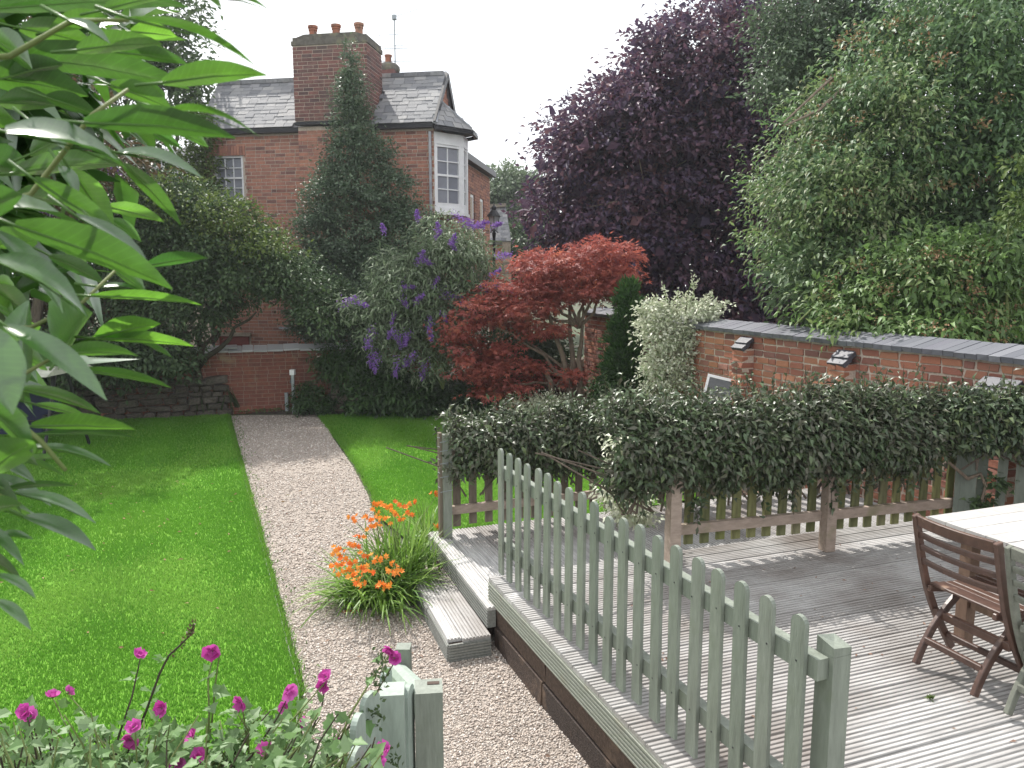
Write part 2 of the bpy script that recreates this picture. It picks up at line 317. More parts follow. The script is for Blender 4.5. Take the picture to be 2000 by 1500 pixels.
class MB:
    """collects boxes, tubes and prisms into one mesh"""
    def __init__(s): s.V = []; s.F = []; s.r = []
    def add(s, V, Fc, r=0.0):
        n = len(s.V); s.V += [tuple(map(float, v)) for v in V]; s.F += [tuple(i + n for i in f) for f in Fc]; s.r += [r] * len(Fc)
    def box(s, c, hx, hy, hz, r=0.0, jit=0.0):
        """centre + three half-axis vectors"""
        c, hx, hy, hz = (np.asarray(q, float) for q in (c, hx, hy, hz))
        P = [c + i * hx + j * hy + k * hz for k in (-1, 1) for j in (-1, 1) for i in (-1, 1)]
        if jit: P = [p + rng.normal(0, jit, 3) for p in P]
        s.add(P, [(0, 2, 3, 1), (4, 5, 7, 6), (0, 1, 5, 4), (2, 6, 7, 3), (0, 4, 6, 2), (1, 3, 7, 5)], r)
    def bar(s, a, b, w, h, up=(0, 0, 1), r=0.0):
        """rectangular bar from a to b; h measured along up"""
        a, b = np.asarray(a, float), np.asarray(b, float); d = b - a; L = np.linalg.norm(d); d /= L
        up = np.asarray(up, float); sd = np.cross(d, up); sd /= np.linalg.norm(sd); up = np.cross(sd, d)
        s.box((a + b) / 2, d * L / 2, sd * w / 2, up * h / 2, r)
    def tube(s, pts, rad, n=7, r=0.0, caps=True):
        pts = np.asarray(pts, float); rad = np.broadcast_to(np.asarray(rad, float), (len(pts),))
        V = []; prev = None
        for i, p in enumerate(pts):
            d = pts[min(i + 1, len(pts) - 1)] - pts[max(i - 1, 0)]; d /= np.linalg.norm(d) + 1e-9
            a = np.cross(d, (0, 0, 1)) if prev is None else prev - d * (prev @ d)
            if np.linalg.norm(a) < 1e-3: a = np.cross(d, (0, 1, 0))
            a /= np.linalg.norm(a); prev = a; b = np.cross(d, a)
            for k in range(n):
                t = 2 * math.pi * k / n; V.append(p + rad[i] * (a * math.cos(t) + b * math.sin(t)))
        Fc = [(i * n + k, i * n + (k + 1) % n, (i + 1) * n + (k + 1) % n, (i + 1) * n + k) for i in range(len(pts) - 1) for k in range(n)]
        if caps: Fc += [tuple(range(n - 1, -1, -1)), tuple((len(pts) - 1) * n + k for k in range(n))]
        s.add(V, Fc, r)
    def prism(s, poly, off, r=0.0):
        """closed polygon extruded by vector off"""
        poly = [np.asarray(p, float) for p in poly]; off = np.asarray(off, float); n = len(poly)
        s.add(poly + [p + off for p in poly], [tuple(range(n - 1, -1, -1)), tuple(range(n, 2 * n))] +
              [(i, (i + 1) % n, n + (i + 1) % n, n + i) for i in range(n)], r)
    def lathe(s, c, prof, n=16, r=0.0):
        c = np.asarray(c, float); V = []
        for (ra, z) in prof:
            for k in range(n): t = 2 * math.pi * k / n; V.append(c + (ra * math.cos(t), ra * math.sin(t), z))
        m = len(prof)
        s.add(V, [(i * n + k, i * n + (k + 1) % n, (i + 1) * n + (k + 1) % n, (i + 1) * n + k) for i in range(m - 1) for k in range(n)] +
              [tuple(range(n - 1, -1, -1)), tuple((m - 1) * n + k for k in range(n))], r)
    def build(s, name, material, parent=None, smooth=False, kind=None, local=False):
        return link_mesh(name, s.V, s.F, material, parent, rnd=s.r, smooth=smooth, kind=kind, local=local)

def wonky_box(seed, j=.06, b=.1):
    """chamfered, slightly irregular unit block (half size 1), 44 triangles"""
    g = np.random.default_rng(seed); V = []; idx = {}
    for x in (-1, 1):
        for y in (-1, 1):
            for z in (-1, 1):
                k = g.normal(0, j, 3)
                for ax in range(3):
                    p = np.array([x, y, z], float) * (1 - b); p[ax] = (x, y, z)[ax]
                    idx[(x, y, z, ax)] = len(V); V.append(p + k)
    Fc = []
    def q(a): Fc.append(a)
    for ax in range(3):
        o1, o2 = [i for i in range(3) if i != ax]
        for sg in (-1, 1):
            def c(u, v):
                t = [0, 0, 0]; t[ax] = sg; t[o1] = u; t[o2] = v; return idx[(*t, ax)]
            f = (c(-1, -1), c(1, -1), c(1, 1), c(-1, 1))
            q(f if (sg == 1) == (ax != 1) else f[::-1])
        for u in (-1, 1):
            for v in (-1, 1):
                def e(sg, a):
                    t = [0, 0, 0]; t[ax] = sg; t[o1] = u; t[o2] = v; return idx[(*t, a)]
                q((e(-1, o1), e(1, o1), e(1, o2), e(-1, o2)))
    for x in (-1, 1):
        for y in (-1, 1):
            for z in (-1, 1): q((idx[(x, y, z, 0)], idx[(x, y, z, 1)], idx[(x, y, z, 2)]))
    return np.array(V), Fc
_PM = {}
def piece_meshes(name, material, n=5, j=.06, b=.1):
    k = (name, material.name)
    if k not in _PM:
        out = []
        for i in range(n):
            V, Fc = wonky_box(100 + i, j, b); me = bpy.data.meshes.new(name)
            me.from_pydata([tuple(v) for v in V], [], Fc); me.update(); me.materials.append(material); out.append((me, V, Fc))
        _PM[k] = out
    return _PM[k]
def pieces(parent, name, specs, material, limit=300, j=.06, b=.1):
    """specs: (centre, hx, hy, hz) half-axis vectors. nearest `limit` become parts, the rest one stuff part"""
    ms = piece_meshes(name, material, 5, j, b)
    specs = sorted(specs, key=lambda q: np.linalg.norm(np.asarray(q[0]) - EYE))
    inv = WM[parent].inverted()
    for i, (c, hx, hy, hz) in enumerate(specs[:limit]):
        o = bpy.data.objects.new(name, ms[i * 7 % 5][0]); COL.objects.link(o); o.parent = parent
        m = Matrix([[hx[k], hy[k], hz[k], c[k]] for k in range(3)] + [[0, 0, 0, 1]])
        o.matrix_basis = inv @ m
        WM[o] = m
    rest = specs[limit:]
    if rest:
        V = []; Fc = []; r = []
        for i, (c, hx, hy, hz) in enumerate(rest):
            me, bv, bf = ms[i * 7 % 5]; n = len(V) * 24
            V.append(bv @ np.array([hx, hy, hz]) + c); Fc += [tuple(q + n for q in f) for f in bf]; r += [rng.random()] * len(bf)
        link_mesh(name, np.concatenate(V), Fc, material, parent, rnd=r, kind="stuff")
def copy_tree(o, parent=None, loc=None, rz=None):
    c = o.copy(); COL.objects.link(c)
    if parent is not None: c.parent = parent
    if loc is not None: c.location = loc
    if rz is not None: c.rotation_euler = (0, 0, rz)
    for ch in list(o.children):
        copy_tree(ch, c)
    return c
def unit(v): v = np.asarray(v, float); return v / (np.linalg.norm(v, axis=-1, keepdims=True) + 1e-9)

# leaves: base P, direction D, facing N, length, width
def leaves(P, D, N, L, Wd, shape='d', curl=.12, rnd=None):
    P = np.asarray(P, float); n = len(P); D = unit(D); S = unit(np.cross(D, N)); N = np.cross(S, D)
    L = np.broadcast_to(L, (n,))[:, None]; Wd = np.broadcast_to(Wd, (n,))[:, None]
    r = rng.random(n) if rnd is None else np.asarray(rnd)
    if shape == 'd':       # folded diamond, 2 triangles
        V = np.stack([P, P + D * L * .45 + S * Wd * .5 + N * Wd * .18, P + D * L - N * L * curl, P + D * L * .45 - S * Wd * .5 + N * Wd * .18], 1)
        k = np.arange(n)[:, None] * 4
        Fc = np.concatenate([k + [0, 1, 2], k + [0, 2, 3]], 1).reshape(-1, 3); rr = np.repeat(r, 2)
    elif shape == 'm':     # keeled leaf with a bent midrib, 4 triangles
        V = np.stack([P, P + D * L * .5 + N * L * curl * .6, P + D * L - N * L * curl, P + D * L * .42 + S * Wd * .5 + N * (Wd * .2 + L * curl * .5),
                      P + D * L * .42 - S * Wd * .5 + N * (Wd * .2 + L * curl * .5)], 1)
        k = np.arange(n)[:, None] * 5
        Fc = np.concatenate([k + [0, 3, 1], k + [3, 2, 1], k + [0, 1, 4], k + [1, 2, 4]], 1).reshape(-1, 3); rr = np.repeat(r, 4)
    elif shape == 't':     # single triangle blade
        V = np.stack([P + S * Wd * .5, P - S * Wd * .5, P + D * L], 1)
        k = np.arange(n)[:, None] * 3; Fc = (k + [0, 1, 2]).reshape(-1, 3); rr = r
    elif shape == 'p':     # palmate: three narrow lobes, 3 triangles
        vs = [P]
        for a in (-.75, 0, .75):
            d = D * math.cos(a) + S * math.sin(a); s2 = S * math.cos(a) - D * math.sin(a); ll = L * (1 if a == 0 else .85)
            vs += [P + d * ll * .4 + s2 * Wd * .2, P + d * ll - N * ll * curl, P + d * ll * .4 - s2 * Wd * .2]
        V = np.stack(vs, 1); k = np.arange(n)[:, None] * 10
        Fc = np.concatenate([k + q for b in (1, 4, 7) for q in ([0, b, b + 1], [0, b + 1, b + 2])], 1).reshape(-1, 3); rr = np.repeat(r, 6)
    return V.reshape(-1, 3), Fc, rr
def rand_dirs(n): return unit(rng.normal(0, 1, (n, 3)))
def crown_points(blobs, nclump, per, cr, front=.75, shell=(.72, 1.03), flat=.6):
    """leaf points in clumps spread over the outer part of the blobs; blobs: (x,y,z,rx,ry,rz)"""
    B = np.array(blobs, float); w = (B[:, 3] * B[:, 5]); w /= w.sum()
    bi = rng.choice(len(B), nclump * 3, p=w); d = rand_dirs(nclump * 3)
    keep = (d[:, 1] < .25) | (rng.random(len(d)) > front); bi, d = bi[keep][:nclump], d[keep][:nclump]
    rad = rng.uniform(*shell, len(d))[:, None]
    C = B[bi, :3] + d * B[bi, 3:6] * rad
    nc = len(C); k = rng.integers(int(per * .6), int(per * 1.4) + 1, nc); ci = np.repeat(np.arange(nc), k)
    off = rng.normal(0, 1, (len(ci), 3)) * cr * np.array([1, 1, flat]) * rng.uniform(.6, 1.3, nc)[ci, None]
    return C[ci] + off, d[ci], off, rng.random(nc)[ci]
def inner_points(blobs, n, rad=(.1, .8)):
    B = np.array(blobs, float); w = B[:, 3] * B[:, 4] * B[:, 5]; w /= w.sum(); bi = rng.choice(len(B), n, p=w); d = rand_dirs(n)
    return B[bi, :3] + d * B[bi, 3:6] * rng.uniform(*rad, n)[:, None], d
def crown(name, parent, blobs, material, nclump, per, cr, L, Wd, shape='d', droop=.35, out=.6, inner=0, front=.75, shell=(.72, 1.03), flat=.6, curl=.15, kind=None,
          jit=.9, up=.7, rmix=.5, zmin=None):
    P, d, off, cr_ = crown_points(blobs, nclump, per, cr, front, shell, flat)
    if inner:
        Pi, di = inner_points(blobs, inner); P = np.concatenate([P, Pi]); d = np.concatenate([d, di]); off = np.concatenate([off, di * cr]); cr_ = np.concatenate([cr_, rng.random(inner) * .4])
    if zmin is not None:
        k = P[:, 2] > zmin; P, d, off, cr_ = P[k], d[k], off[k], cr_[k]
    n = len(P)
    D = d * out + unit(off) * .6 + rng.normal(0, 1, (n, 3)) * jit * .6 + np.array([0, 0, -droop])
    N = np.array([0, 0, up]) + d * .5 + rng.normal(0, 1, (n, 3)) * jit * .5
    ll = L * rng.uniform(.65, 1.25, n)
    rn = np.clip(cr_ * rmix + rng.random(n) * (1 - rmix), 0, .999)
    V, Fc, r = leaves(P, D, N, ll, ll * Wd / L, shape, curl, rn)
    return link_mesh(name, V, Fc, material, parent, rnd=r, kind=kind)
def px_blobs(lst, Y, dy=None):
    """(px, py, rx_px, rz_px[, Y, ry]) -> blobs standing at depth Y"""
    out = []
    for q in lst:
        y = q[4] if len(q) > 4 else Y
        c = at(q[0], q[1], y); s = y / F
        out.append((*c, q[2] * s, q[5] if len(q) > 5 else (dy or q[2] * s), q[3] * s))
    return out
def limbs(parent, base, tips, r0, material, name='branch', wob=.08, r1=.012, up=.4):
    """trunk base to several limb tips, each its own tapered limb"""
    for i, t in enumerate(tips):
        a = np.asarray(base, float); b = np.asarray(t, float); pts = []
        for k in range(7):
            s = k / 6; p = a * (1 - s) + b * s; p = p + np.array([0, 0, up * (s - s * s)]) + (rng.normal(0, wob, 3) if 0 < k < 6 else 0); pts.append(p)
        m = MB(); m.tube(pts, np.linspace(r0, r1, 7)); m.build(name, material, parent, smooth=True)
def inside(P, poly):
    x, y = P[:, 0], P[:, 1]; c = np.zeros(len(P), bool); n = len(poly)
    for i in range(n):
        (x0, y0), (x1, y1) = poly[i], poly[(i + 1) % n]
        t = ((y0 > y) != (y1 > y)) & (x < (x1 - x0) * (y - y0) / (y1 - y0 + 1e-12) + x0); c ^= t
    return c
def sheet(poly, z): return [(x, y, z) for x, y in poly], [tuple(range(len(poly)))]

# ------------------------------------------------------------------ ground, lawn, path, bed
struct('ground', *sheet([(-120, -20), (120, -20), (120, 200), (-120, 200)], -.012), M['ground'])
# volume added in place of lens flare: softens the dark trees against the light
hz = MB(); hz.box((0, 90, 6.5), (122, 0, 0), (0, 112, 0), (0, 0, 7.5))
hm = bpy.data.materials.new('lens_veil_air'); hm.use_nodes = True; hm.node_tree.nodes.remove(hm.node_tree.nodes['Principled BSDF'])
pv = hm.node_tree.nodes.new('ShaderNodeVolumePrincipled'); pv.inputs['Density'].default_value = .0010; pv.inputs['Color'].default_value = (.90, .94, 1, 1); pv.inputs['Anisotropy'].default_value = .3
hm.node_tree.links.new(pv.outputs[0], hm.node_tree.nodes['Material Output'].inputs['Volume'])
hz.build('lens_veil', hm, kind='stuff')
PATH = [(-5.30, 14.25), (-3.62, 14.35), (-2.9, 12.2), (-2.19, 10.3), (-1.72, 8.9), (-1.45, 7.9), (-1.0, 7.0), (-.6, 6.7), (.9, 6.2), (1.2, .3), (-.35, .3), (-1.317, 4.567)]
struct('gravel_path', *sheet(PATH, 0.0), M['gravel'])
LAWN_L = [(-13, 13.3), (-5.34, 14.2), (-1.36, 4.567), (-.4, .3), (-13, .3)]
LAWN_R = [(-3.6, 14.15), (-2.3, 14.3), (-1.1, 14.0), (.3, 12.6), (1.6, 10.4), (2.4, 8.8), (-.1, 7.6), (-.9, 7.02), (-1.38, 7.9), (-1.65, 8.9), (-2.12, 10.3), (-2.84, 12.2)]
struct('lawn', *sheet(LAWN_L, .02), M['turf'])
struct('lawn', *sheet(LAWN_R, .02), M['turf'])

def grass(name, poly, spots):
    """spots: (ymin, ymax, blades per m2, length)"""
    Vs, Fs, Rs = [], [], []; n0 = 0
    for y0, y1, den, ln in spots:
        xs = [p[0] for p in poly]; x0, x1 = max(min(xs), -.72 * y1 - .3), max(xs)
        n = int((x1 - x0) * (y1 - y0) * den); P = np.stack([rng.uniform(x0, x1, n), rng.uniform(y0, y1, n), np.full(n, .02)], 1)
        P = P[inside(P, poly) & (np.abs(P[:, 0]) < P[:, 1] * .72 + .2)]; n = len(P)
        D = rng.normal(0, .30, (n, 3)); D[:, 2] = 1
        stripe = np.clip(1.1 * np.sin((P[:, 0] * .93 + P[:, 1] * .37) * 2 * math.pi / 1.1) + rng.normal(0, .25, n), -1, 1) * .75; D[:, 1] += stripe * .42; D[:, 0] += stripe * -.16
        l = ln * rng.uniform(.55, 1.3, n); N = rng.normal(0, .3, (n, 3)); N[:, 1] -= 1; N[:, 2] *= .2
        q = np.clip(.46 + .2 * np.sin(P[:, 0] * 2.1 + P[:, 1] * .9) * np.sin(P[:, 1] * 1.7 - P[:, 0]) + .14 * np.sin(P[:, 0] * .9 - P[:, 1] * 1.1 + 1) + .08 * stripe + rng.normal(0, .09, n), 0, .99)
        V, Fc, r = leaves(P, D, N, l, .0055 * (1 + y0 / 9), 't', rnd=q)
        Vs.append(V); Fs.append(Fc + n0); Rs.append(r); n0 += len(V)
    o = link_mesh(name, np.concatenate(Vs), np.concatenate(Fs), M['grass'], rnd=np.concatenate(Rs), kind='stuff')
    return o
grass('grass', LAWN_L, [(3.2, 6, 11000, .025), (6, 9, 6500, .029), (9, 14.3, 2800, .036)])
grass('grass', LAWN_R, [(7, 10.5, 6000, .029), (10.5, 14.4, 2800, .036)])
# ragged tufts along the lawn edges
_e = []
for (a, b) in (((-5.34, 14.2), (-1.36, 4.567)), ((-1.36, 4.567), (-.9, 2.6)), ((-3.6, 14.15), (-2.84, 12.2)), ((-2.84, 12.2), (-2.12, 10.3)), ((-2.12, 10.3), (-1.65, 8.9)), ((-1.65, 8.9), (-1.38, 7.9))):
    n = int(math.dist(a, b) * 900); t = rng.random(n)[:, None]; _e.append(np.array(a) * (1 - t) + np.array(b) * t + rng.normal(0, .022, (n, 2)))
_e = np.concatenate(_e); n = len(_e); _P = np.concatenate([_e, np.full((n, 1), .005)], 1); _D = rng.normal(0, .55, (n, 3)); _D[:, 2] = 1
link_mesh('edge_grass', *leaves(_P, _D, rng.normal(0, 1, (n, 3)), .05 * rng.uniform(.5, 1.5, n), .007, 't')[:2], M['grass'], rnd=rng.random(n), kind='stuff')
# metal-thin timber edging where the left lawn meets the path
ed = MB(); ed.bar((-5.36, 14.25, .0), (-1.345, 4.53, .0), .010, .05); ed.bar((-1.345, 4.53, .0), (-.75, 2.2, .0), .010, .05)
tag(ed.build('lawn_edging', M['greywood']), 'thin pale timber edging strip between left lawn and gravel path', 'edging')

# gravel stones (nearest ones are separate stones; the sheet carries the rest)
def stones(poly, spots):
    octv = np.array([(1, 0, 0), (0, 1, 0), (-1, 0, 0), (0, -1, 0), (0, 0, 1), (0, 0, -.5)], float); octf = np.array([(0, 1, 4), (1, 2, 4), (2, 3, 4), (3, 0, 4), (1, 0, 5), (2, 1, 5), (3, 2, 5), (0, 3, 5)])
    Vs, Fs, Rs = [], [], []; n0 = 0
    for y0, y1, den, rad in spots:
        xs = [p[0] for p in poly]; n = int((max(xs) - min(xs)) * (y1 - y0) * den)
        P = np.stack([rng.uniform(min(xs), max(xs), n), rng.uniform(y0, y1, n), np.zeros(n)], 1)
        P = P[inside(P, poly) & (np.abs(P[:, 0]) < P[:, 1] * .72 + .1)]; n = len(P)
        a = rng.uniform(0, 6.28, n); r = rad * rng.uniform(.55, 1.35, n)
        v = octv[None] * np.stack([r * rng.uniform(.8, 1.3, n), r * rng.uniform(.6, 1, n), r * rng.uniform(.5, .9, n)], 1)[:, None, :]
        v = v + rng.normal(0, .16, v.shape) * r[:, None, None]
        ca, sa = np.cos(a)[:, None], np.sin(a)[:, None]
        x = v[..., 0] * ca - v[..., 1] * sa; y = v[..., 0] * sa + v[..., 1] * ca
        v = np.stack([x, y, v[..., 2] + r[:, None] * .3], -1) + P[:, None, :]
        Vs.append(v.reshape(-1, 3)); Fs.append((octf[None] + (np.arange(n) * 6 + n0)[:, None, None]).reshape(-1, 3)); Rs.append(np.repeat(rng.random(n), 8)); n0 += n * 6
    link_mesh('gravel_stones', np.concatenate(Vs), np.concatenate(Fs), M['pebble'], rnd=np.concatenate(Rs), kind='stuff')
stones(PATH, [(2.3, 4.4, 6500, .0075), (4.4, 6.5, 4200, .0085), (6.5, 10, 1500, .011), (10, 14.2, 600, .013)])

# raised bed along the boundary walls
FRONT = np.array([(-9, 13.9), (-5.6, 14.35), (-3.6, 14.45), (-2.3, 14.25), (-1.1, 13.95), (.3, 12.5), (1.6, 10.3), (2.6, 8.6), (3.3, 7.6), (4.2, 6.4)])
def bed_h(x, y):
    best = np.full(np.shape(x), 1e9); sg = np.zeros(np.shape(x))
    for a, b in zip(FRONT[:-1], FRONT[1:]):
        d = b - a; L2 = d @ d; t = np.clip(((x - a[0]) * d[0] + (y - a[1]) * d[1]) / L2, 0, 1)
        qx, qy = x - a[0] - t * d[0], y - a[1] - t * d[1]; dd = np.hypot(qx, qy); s = d[0] * qy - d[1] * qx
        m = dd < best; best = np.where(m, dd, best); sg = np.where(m, np.sign(s), sg)
    dd = best * sg; t = np.clip(dd / 1.6, 0, 1); ramp = np.clip((x + 3.2) / 3.0, 0.12, 1)
    return np.where(dd < 0, -.12, .02 + .42 * ramp * t * t * (3 - 2 * t))
gx, gy = np.meshgrid(np.linspace(-9, 5, 120), np.linspace(5.6, 17, 96)); gz = bed_h(gx, gy) + rng.normal(0, .012, gx.shape)
gv = np.stack([gx, gy, gz], -1).reshape(-1, 3); ii = np.arange(95)[:, None] * 120 + np.arange(119)[None]; gf = np.stack([ii, ii + 1, ii + 121, ii + 120], -1).reshape(-1, 4)
struct('flower_bed', gv, gf, M['soil'], smooth=True)

# ------------------------------------------------------------------ brickwork helpers
def courses(s0, s1, z0, z1, hole=lambda s, z: False, bl=.215, bh=.065, g=.01):
    """running bond with odd headers: (s centre, z centre, half length, half height)"""
    out = []; z = z0; row = 0
    while z + bh <= z1 + 1e-6:
        s = s0 - (bl + g) * (.5 * (row % 2)) - rng.uniform(0, .03)
        while s < s1:
            l = bl if rng.random() > .2 else bl * .48
            a, b = max(s, s0), min(s + l, s1)
            if b - a > .03:
                zc = z + bh / 2; pts = np.linspace(a + .004, b - .004, 9); ok = [not hole(q, zc) for q in pts]
                if not all(ok):
                    best = None; i = 0
                    while i < 9:
                        if ok[i]:
                            j = i
                            while j + 1 < 9 and ok[j + 1]: j += 1
                            if best is None or j - i > best[1] - best[0]: best = (i, j)
                            i = j
                        i += 1
                    if best is None or best[1] - best[0] < 1: s += l + g; continue
                    a, b = pts[best[0]], pts[best[1]]
                out.append(((a + b) / 2, zc, (b - a) / 2, bh / 2))
            s += l + g
        z += bh + g; row += 1
    return out
def brick_face(mb, O, h, n, cs, proud=.006, deep=.03):
    """bricks as blocks proud of the mortar plane; O origin, h along, n outward"""
    O, h, n = (np.asarray(q, float) for q in (O, h, n))
    for s, z, l, hh in cs:
        p = proud * rng.uniform(.6, 1.5)
        mb.box(O + h * s + n * (p - deep) / 2 + np.array([0, 0, z]), h * l, n * (p + deep) / 2, (0, 0, hh), rng.random())
# ------------------------------------------------------------------ the brick house
HO = at(449, 255, 17.5)[:2]; HD = np.array([.98579, -.16798]); HW = np.array([.16798, .98579])
def H(s, t, z): return np.array([HO[0] + HD[0] * s + HW[0] * t, HO[1] + HD[1] * s + HW[1] * t, z])
hd3, hw3 = np.array([*HD, 0]), np.array([*HW, 0]); Z3 = np.array([0, 0, 1.])
EZ = 5.77; SL, SR = -.66, 4.62; RT, RZ = .95, 6.98
house = thing('brick_house', 'red brick house with slate roof, tall triple-pot chimney and white corner bay window', 'house', tuple(H(2, 1, 0)), math.atan2(HD[1], HD[0]))
win_rect = (-.43, .27, 4.26, 5.24)
m = MB()    # mortar core: front wall with a real window opening, right wall, back, wing
def slab(s0, s1, z0, z1, t0=0, t1=.25):
    m.box(H((s0 + s1) / 2, (t0 + t1) / 2, (z0 + z1) / 2), hd3 * (s1 - s0) / 2, hw3 * (t1 - t0) / 2, Z3 * (z1 - z0) / 2)
slab(SL, win_rect[0], 0, EZ); slab(win_rect[0], win_rect[1], 0, win_rect[2]); slab(win_rect[0], win_rect[1], win_rect[3], EZ); slab(win_rect[1], SR, 0, EZ)
slab(SL, SL + .25, 0, EZ, .25, 1.9); slab(SL, SR, 0, EZ, 1.65, 1.9)
slab(SR - .25, SR, 0, EZ, .25, 1.9)
m.build('wall', M['mortar'], house)
def house_hole(s, z):
    return (win_rect[0] - .04 < s < win_rect[1] + .04 and win_rect[2] - .07 < z < win_rect[3] + .2) or (1.67 < s < 3.27 and z > 1) or (-.52 < s < .26 and z < 1.32)
bm = MB(); brick_face(bm, (*H(0, 0, 0)[:2], 0), hd3, -hw3, courses(SL, SR, .02, 5.66, house_hole, bh=.062, g=.014))
def right_hole(t, z):
    return (3.55 < t < 4.05 and 2.3 < z < 4.75) or (4.75 < t < 5.2 and 2.3 < z < 4.75) or (.02 < t < 1.5 and 4.0 < z < 5.8)
brick_face(bm, (*H(SR, 0, 0)[:2], 0), hw3, hd3, courses(0, 1.9, 1.2, 5.7, right_hole))
# gable triangle
tri = [c for c in courses(.05, 1.85, 5.72, 6.95) if c[1] < EZ + (RZ - EZ) * (1 - abs(c[0] - RT) / RT) - .08]
brick_face(bm, (*H(SR, 0, 0)[:2], 0), hw3, hd3, tri)
# rear wing wall running away
brick_face(bm, (*H(SR - .02, 0, 0)[:2], 0), hw3, hd3, courses(1.9, 6.1, 1.2, 5.42, right_hole))
bm.build('brick', M['brick_house'], house, kind='stuff')
g = MB(); g.prism([H(SR - .12, .02, EZ - .1), H(SR - .12, RT, RZ - .08), H(SR - .12, 1.88, EZ - .1)], hd3 * .11); g.build('gable', M['mortar'], house)
wg = MB(); wg.box(H(SR - .65, 4.02, 2.75), hd3 * .6, hw3 * 2.1, Z3 * 2.7); wg.build('wing_wall', M['mortar'], house)
# soldier arch over the window
ar = MB()
for i in range(13):
    s = -.50 + i * .068; ar.box(H(s, -.008, 5.335), hd3 * .029, hw3 * .02, Z3 * .10, rng.random())
ar.build('brick_arch', M['brick_house'], house, kind='stuff')
# eaves board and gutter
eb = MB(); eb.bar(H(SL - .1, -.07, EZ - .05), H(SR + .02, -.07, EZ - .05), .13, .09); eb.build('gutter', M['black'], house)
def sash(parent, O, h, n, w, hh, cols, rows, frame=.05, bar=.018):
    """sash window, O = lower left corner on the wall face, h along, n outward"""
    O, h, n = np.asarray(O, float), unit(h), unit(n)
    f = MB()
    def bx(a0, a1, z0, z1, d0, d1): f.box(O + h * (a0 + a1) / 2 + Z3 * (z0 + z1) / 2 + n * (d0 + d1) / 2, h * (a1 - a0) / 2, n * (d1 - d0) / 2, Z3 * (z1 - z0) / 2)
    bx(0, frame, 0, hh, -.09, -.02); bx(w - frame, w, 0, hh, -.09, -.02); bx(frame, w - frame, 0, frame * 1.3, -.09, -.02); bx(frame, w - frame, hh - frame, hh, -.09, -.02)
    iw, ih = w - 2 * frame, hh - frame * 2.3; z0 = frame * 1.3
    cw = iw / cols; ch = ih / rows
    for i in range(1, cols): bx(frame + i * cw - bar / 2, frame + i * cw + bar / 2, z0, hh - frame, -.075, -.035)
    for j in range(1, rows):
        bb = bar * (2.2 if j == rows // 2 else 1); bx(frame, w - frame, z0 + j * ch - bb / 2, z0 + j * ch + bb / 2, -.078, -.03)
    wo = f.build('window', M['white'], parent)
    for i in range(cols):
        for j in range(rows):
            p = MB(); p.box(O + h * (frame + (i + .5) * cw) + Z3 * (z0 + (j + .5) * ch) - n * .06, h * (cw / 2 - bar / 2), n * .003, Z3 * (ch / 2 - bar / 2))
            p.build('pane', M['glass'], wo)
    return wo
wo = sash(house, H(win_rect[0], 0, win_rect[2]), hd3, -hw3, win_rect[1] - win_rect[0], win_rect[3] - win_rect[2], 3, 4, .05, .016)
sl = MB(); sl.box(H(-.08, -.04, 4.215), hd3 * .42, hw3 * .08, Z3 * .04); sl.build('sill', M['stone'], wo)
rd = MB(); rd.box(H(-.08, .3, 4.75), hd3 * .5, hw3 * .02, Z3 * .6); rd.build('net_curtain', M['white'], wo)
# ground-floor maroon door and lintel
d = MB(); d.box(H(-.13, -.02, .62), hd3 * .36, hw3 * .025, Z3 * .62); dr = d.build('door', M['maroon'], house)
d = MB(); d.box(H(-.13, -.03, 1.29), hd3 * .42, hw3 * .03, Z3 * .04); d.build('lintel', M['stone'], dr)
d = MB(); d.bar(H(1.0, -.06, 1.45), H(1.62, -.06, 1.42), .06, .05); d.tube([H(1.62, -.05, 1.2), H(1.62, -.05, .7)], .03); d.bar(H(1.55, -.06, 1.2), H(1.85, -.06, 1.2), .05, .05); d.build('pipe_bracket', M['lead'], house)
dp = MB(); dp.tube([H(SL + .05, -.09, 5.7), H(SL + .05, -.09, .3)], .04); dp.build('drainpipe', M['black'], house)
dp = MB(); dp.tube([H(SR - .06, -.07, 5.6), H(SR - .06, -.07, .3)], .032); dp.build('drainpipe', M['lead'], house)
